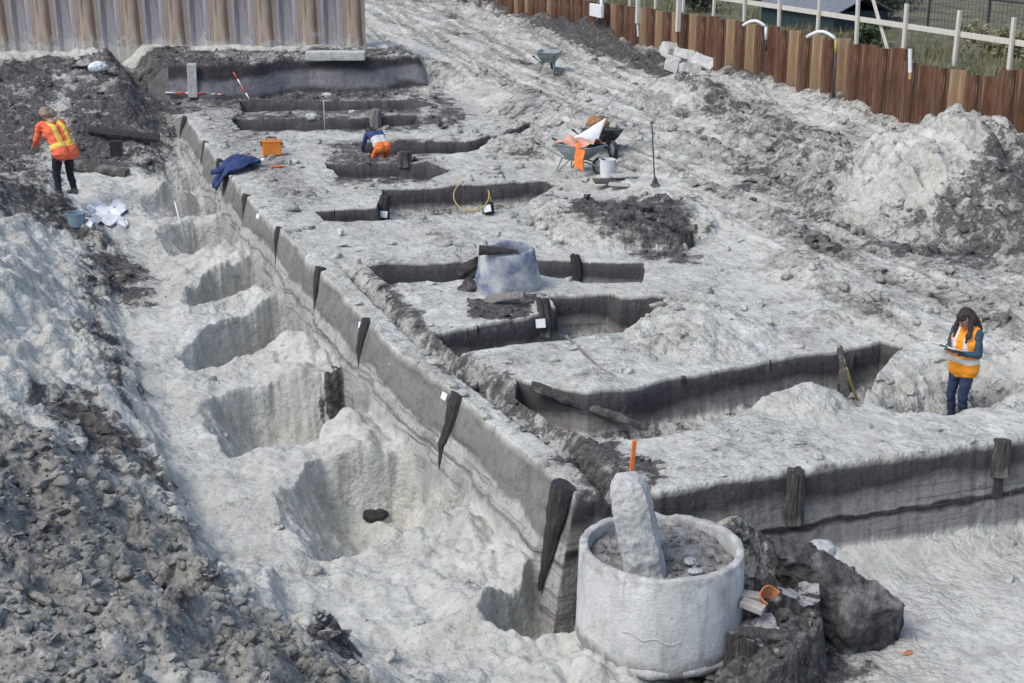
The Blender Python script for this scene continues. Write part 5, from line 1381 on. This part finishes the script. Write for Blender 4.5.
cbd = thing('clipboard', 'white clipboard held in both hands by the woman in the vest', 'clipboard', wl+Matrix.Rotation(RW, 3, 'Z') @ Vector((0, .335, 1.165)), RW); cbd.rotation_euler = (R(18), 0, RW)
m = MB(); m.box((0, 0, 0), (.33, .24, .008)); m.build('board', 'greywood', cbd, bevel=.003)
m = MB(); m.box((0, -.01, .007), (.30, .21, .005)); m.build('paper', 'tagwhite', cbd)
m = MB(); m.box((0, .105, .012), (.10, .03, .012)); m.build('clip', 'darksteel', cbd, bevel=.003)
# man at the far left
p = hit(66, 197)
J = dict(pelvis=(0, -.06, .95), chest=(0, .10, 1.27), neck=(0, .20, 1.46), head=(.0, .29, 1.56), look=(0, .75, -.66),
 shoulder_l=(-.19, .20, 1.37), shoulder_r=(.19, .20, 1.37), elbow_l=(-.23, .26, 1.07), elbow_r=(.23, .22, 1.07), wrist_l=(-.15, .42, .95), wrist_r=(.16, .30, .84),
 hand_l=(-.12, .5, .92), hand_r=(.15, .34, .74), hip_l=(-.09, -.05, .91), hip_r=(.09, -.05, .91), knee_l=(-.11, .02, .50), knee_r=(.10, .0, .50), ankle_l=(-.12, -.02, .09), ankle_r=(.12, -.06, .09), toe_l=(-.13, .15, .04), toe_r=(.13, .12, .04))
def vest_m(t, sx, c):
    if t < .0: return 0
    if .05 < t < .28: return 1
    if t > .30 and .04 < abs(sx) < .12: return 1
    return 0
zz = min(np.arange(.9, 1.15, .01), key=lambda k: abs(uv(p+Vector((0, 0, 1.66*k)))[1]-111))
tm = figure('man in red and yellow vest with dark trousers bending forward in the left trench', p, R(52), J, dict(top='redjacket', leg='darkcloth', shoe='shoe', skin='skin'), ('hairfair', 'short'), (['redjacket', 'vestyellow'], vest_m, .10))
tm.scale = (float(zz)*1.3, float(zz)*1.3, float(zz))
# worker bent over in a rear trench
c0, s0 = S(388, 158, 0); q = wv(c0, s0+.45, 0); fz = gz(c0, s0+.45)+.06
J = dict(pelvis=(0, 0, .72), chest=(0, .30, .93), neck=(0, .46, .99), head=(-.02, .57, .97), look=(0, .55, -.83),
 shoulder_l=(-.19, .41, .95), shoulder_r=(.19, .41, .95), elbow_l=(-.26, .50, .66), elbow_r=(.25, .50, .66), wrist_l=(-.17, .62, .46), wrist_r=(.14, .64, .46),
 hand_l=(-.12, .68, .38), hand_r=(.10, .70, .38), hip_l=(-.10, -.02, .70), hip_r=(.10, -.02, .70), knee_l=(-.16, .22, .42), knee_r=(.16, .20, .42), ankle_l=(-.14, -.02, .09), ankle_r=(.14, -.04, .09), toe_l=(-.15, .16, .04), toe_r=(.15, .14, .04))
def vest_b(t, sx, c): return 0 if t < .12 else (1 if t < .72 else 2)
figure('worker in blue and white top and orange trousers bent over in a rear trench', q+Vector((0, 0, fz)), R(32), J, dict(top='blue', leg='fluo', shoe='shoe', skin='skin'), ('hair', 'short'), (['fluo', 'dirtywhite', 'blue'], vest_b, .03))

# ------------------------------------------------------------------ camera, light, sky
cam = bpy.data.cameras.new('camera'); cam.sensor_width = 36; cam.lens = 36*FPX/1024; cam.clip_end = 2000; cam.clip_start = .1
co = bpy.data.objects.new('camera', cam); col.objects.link(co)
co.location = (0, 0, CH); co.rotation_euler = (math.pi/2-TH, 0, 0); sc.camera = co
EL, AZ = R(52), R(-125)     # AZ: compass angle of the sun clockwise from +y
sd = bpy.data.lights.new('sun', 'SUN'); sd.energy = 1.2; sd.angle = R(30); sd.color = (1, .975, .945)
so = bpy.data.objects.new('sun', sd); col.objects.link(so)
dv = Vector((math.sin(AZ)*math.cos(EL), math.cos(AZ)*math.cos(EL), math.sin(EL)))
so.rotation_euler = dv.to_track_quat('Z', 'Y').to_euler(); so.location = dv*60
w = bpy.data.worlds.new('World'); sc.world = w; w.use_nodes = True
nt = w.node_tree; bg = nt.nodes['Background']
sky = nt.nodes.new('ShaderNodeTexSky'); sky.sky_type = 'NISHITA'; sky.sun_disc = False
sky.sun_elevation = EL; sky.sun_rotation = AZ; sky.air_density = 1.0; sky.dust_density = 2.2; sky.ozone_density = 1.0
nt.links.new(sky.outputs[0], bg.inputs[0]); bg.inputs[1].default_value = .12
vs = sc.view_settings; vs.view_transform = 'Standard'; vs.look = 'None'; vs.gamma = 1; vs.exposure = .64; vs.use_curve_mapping = False
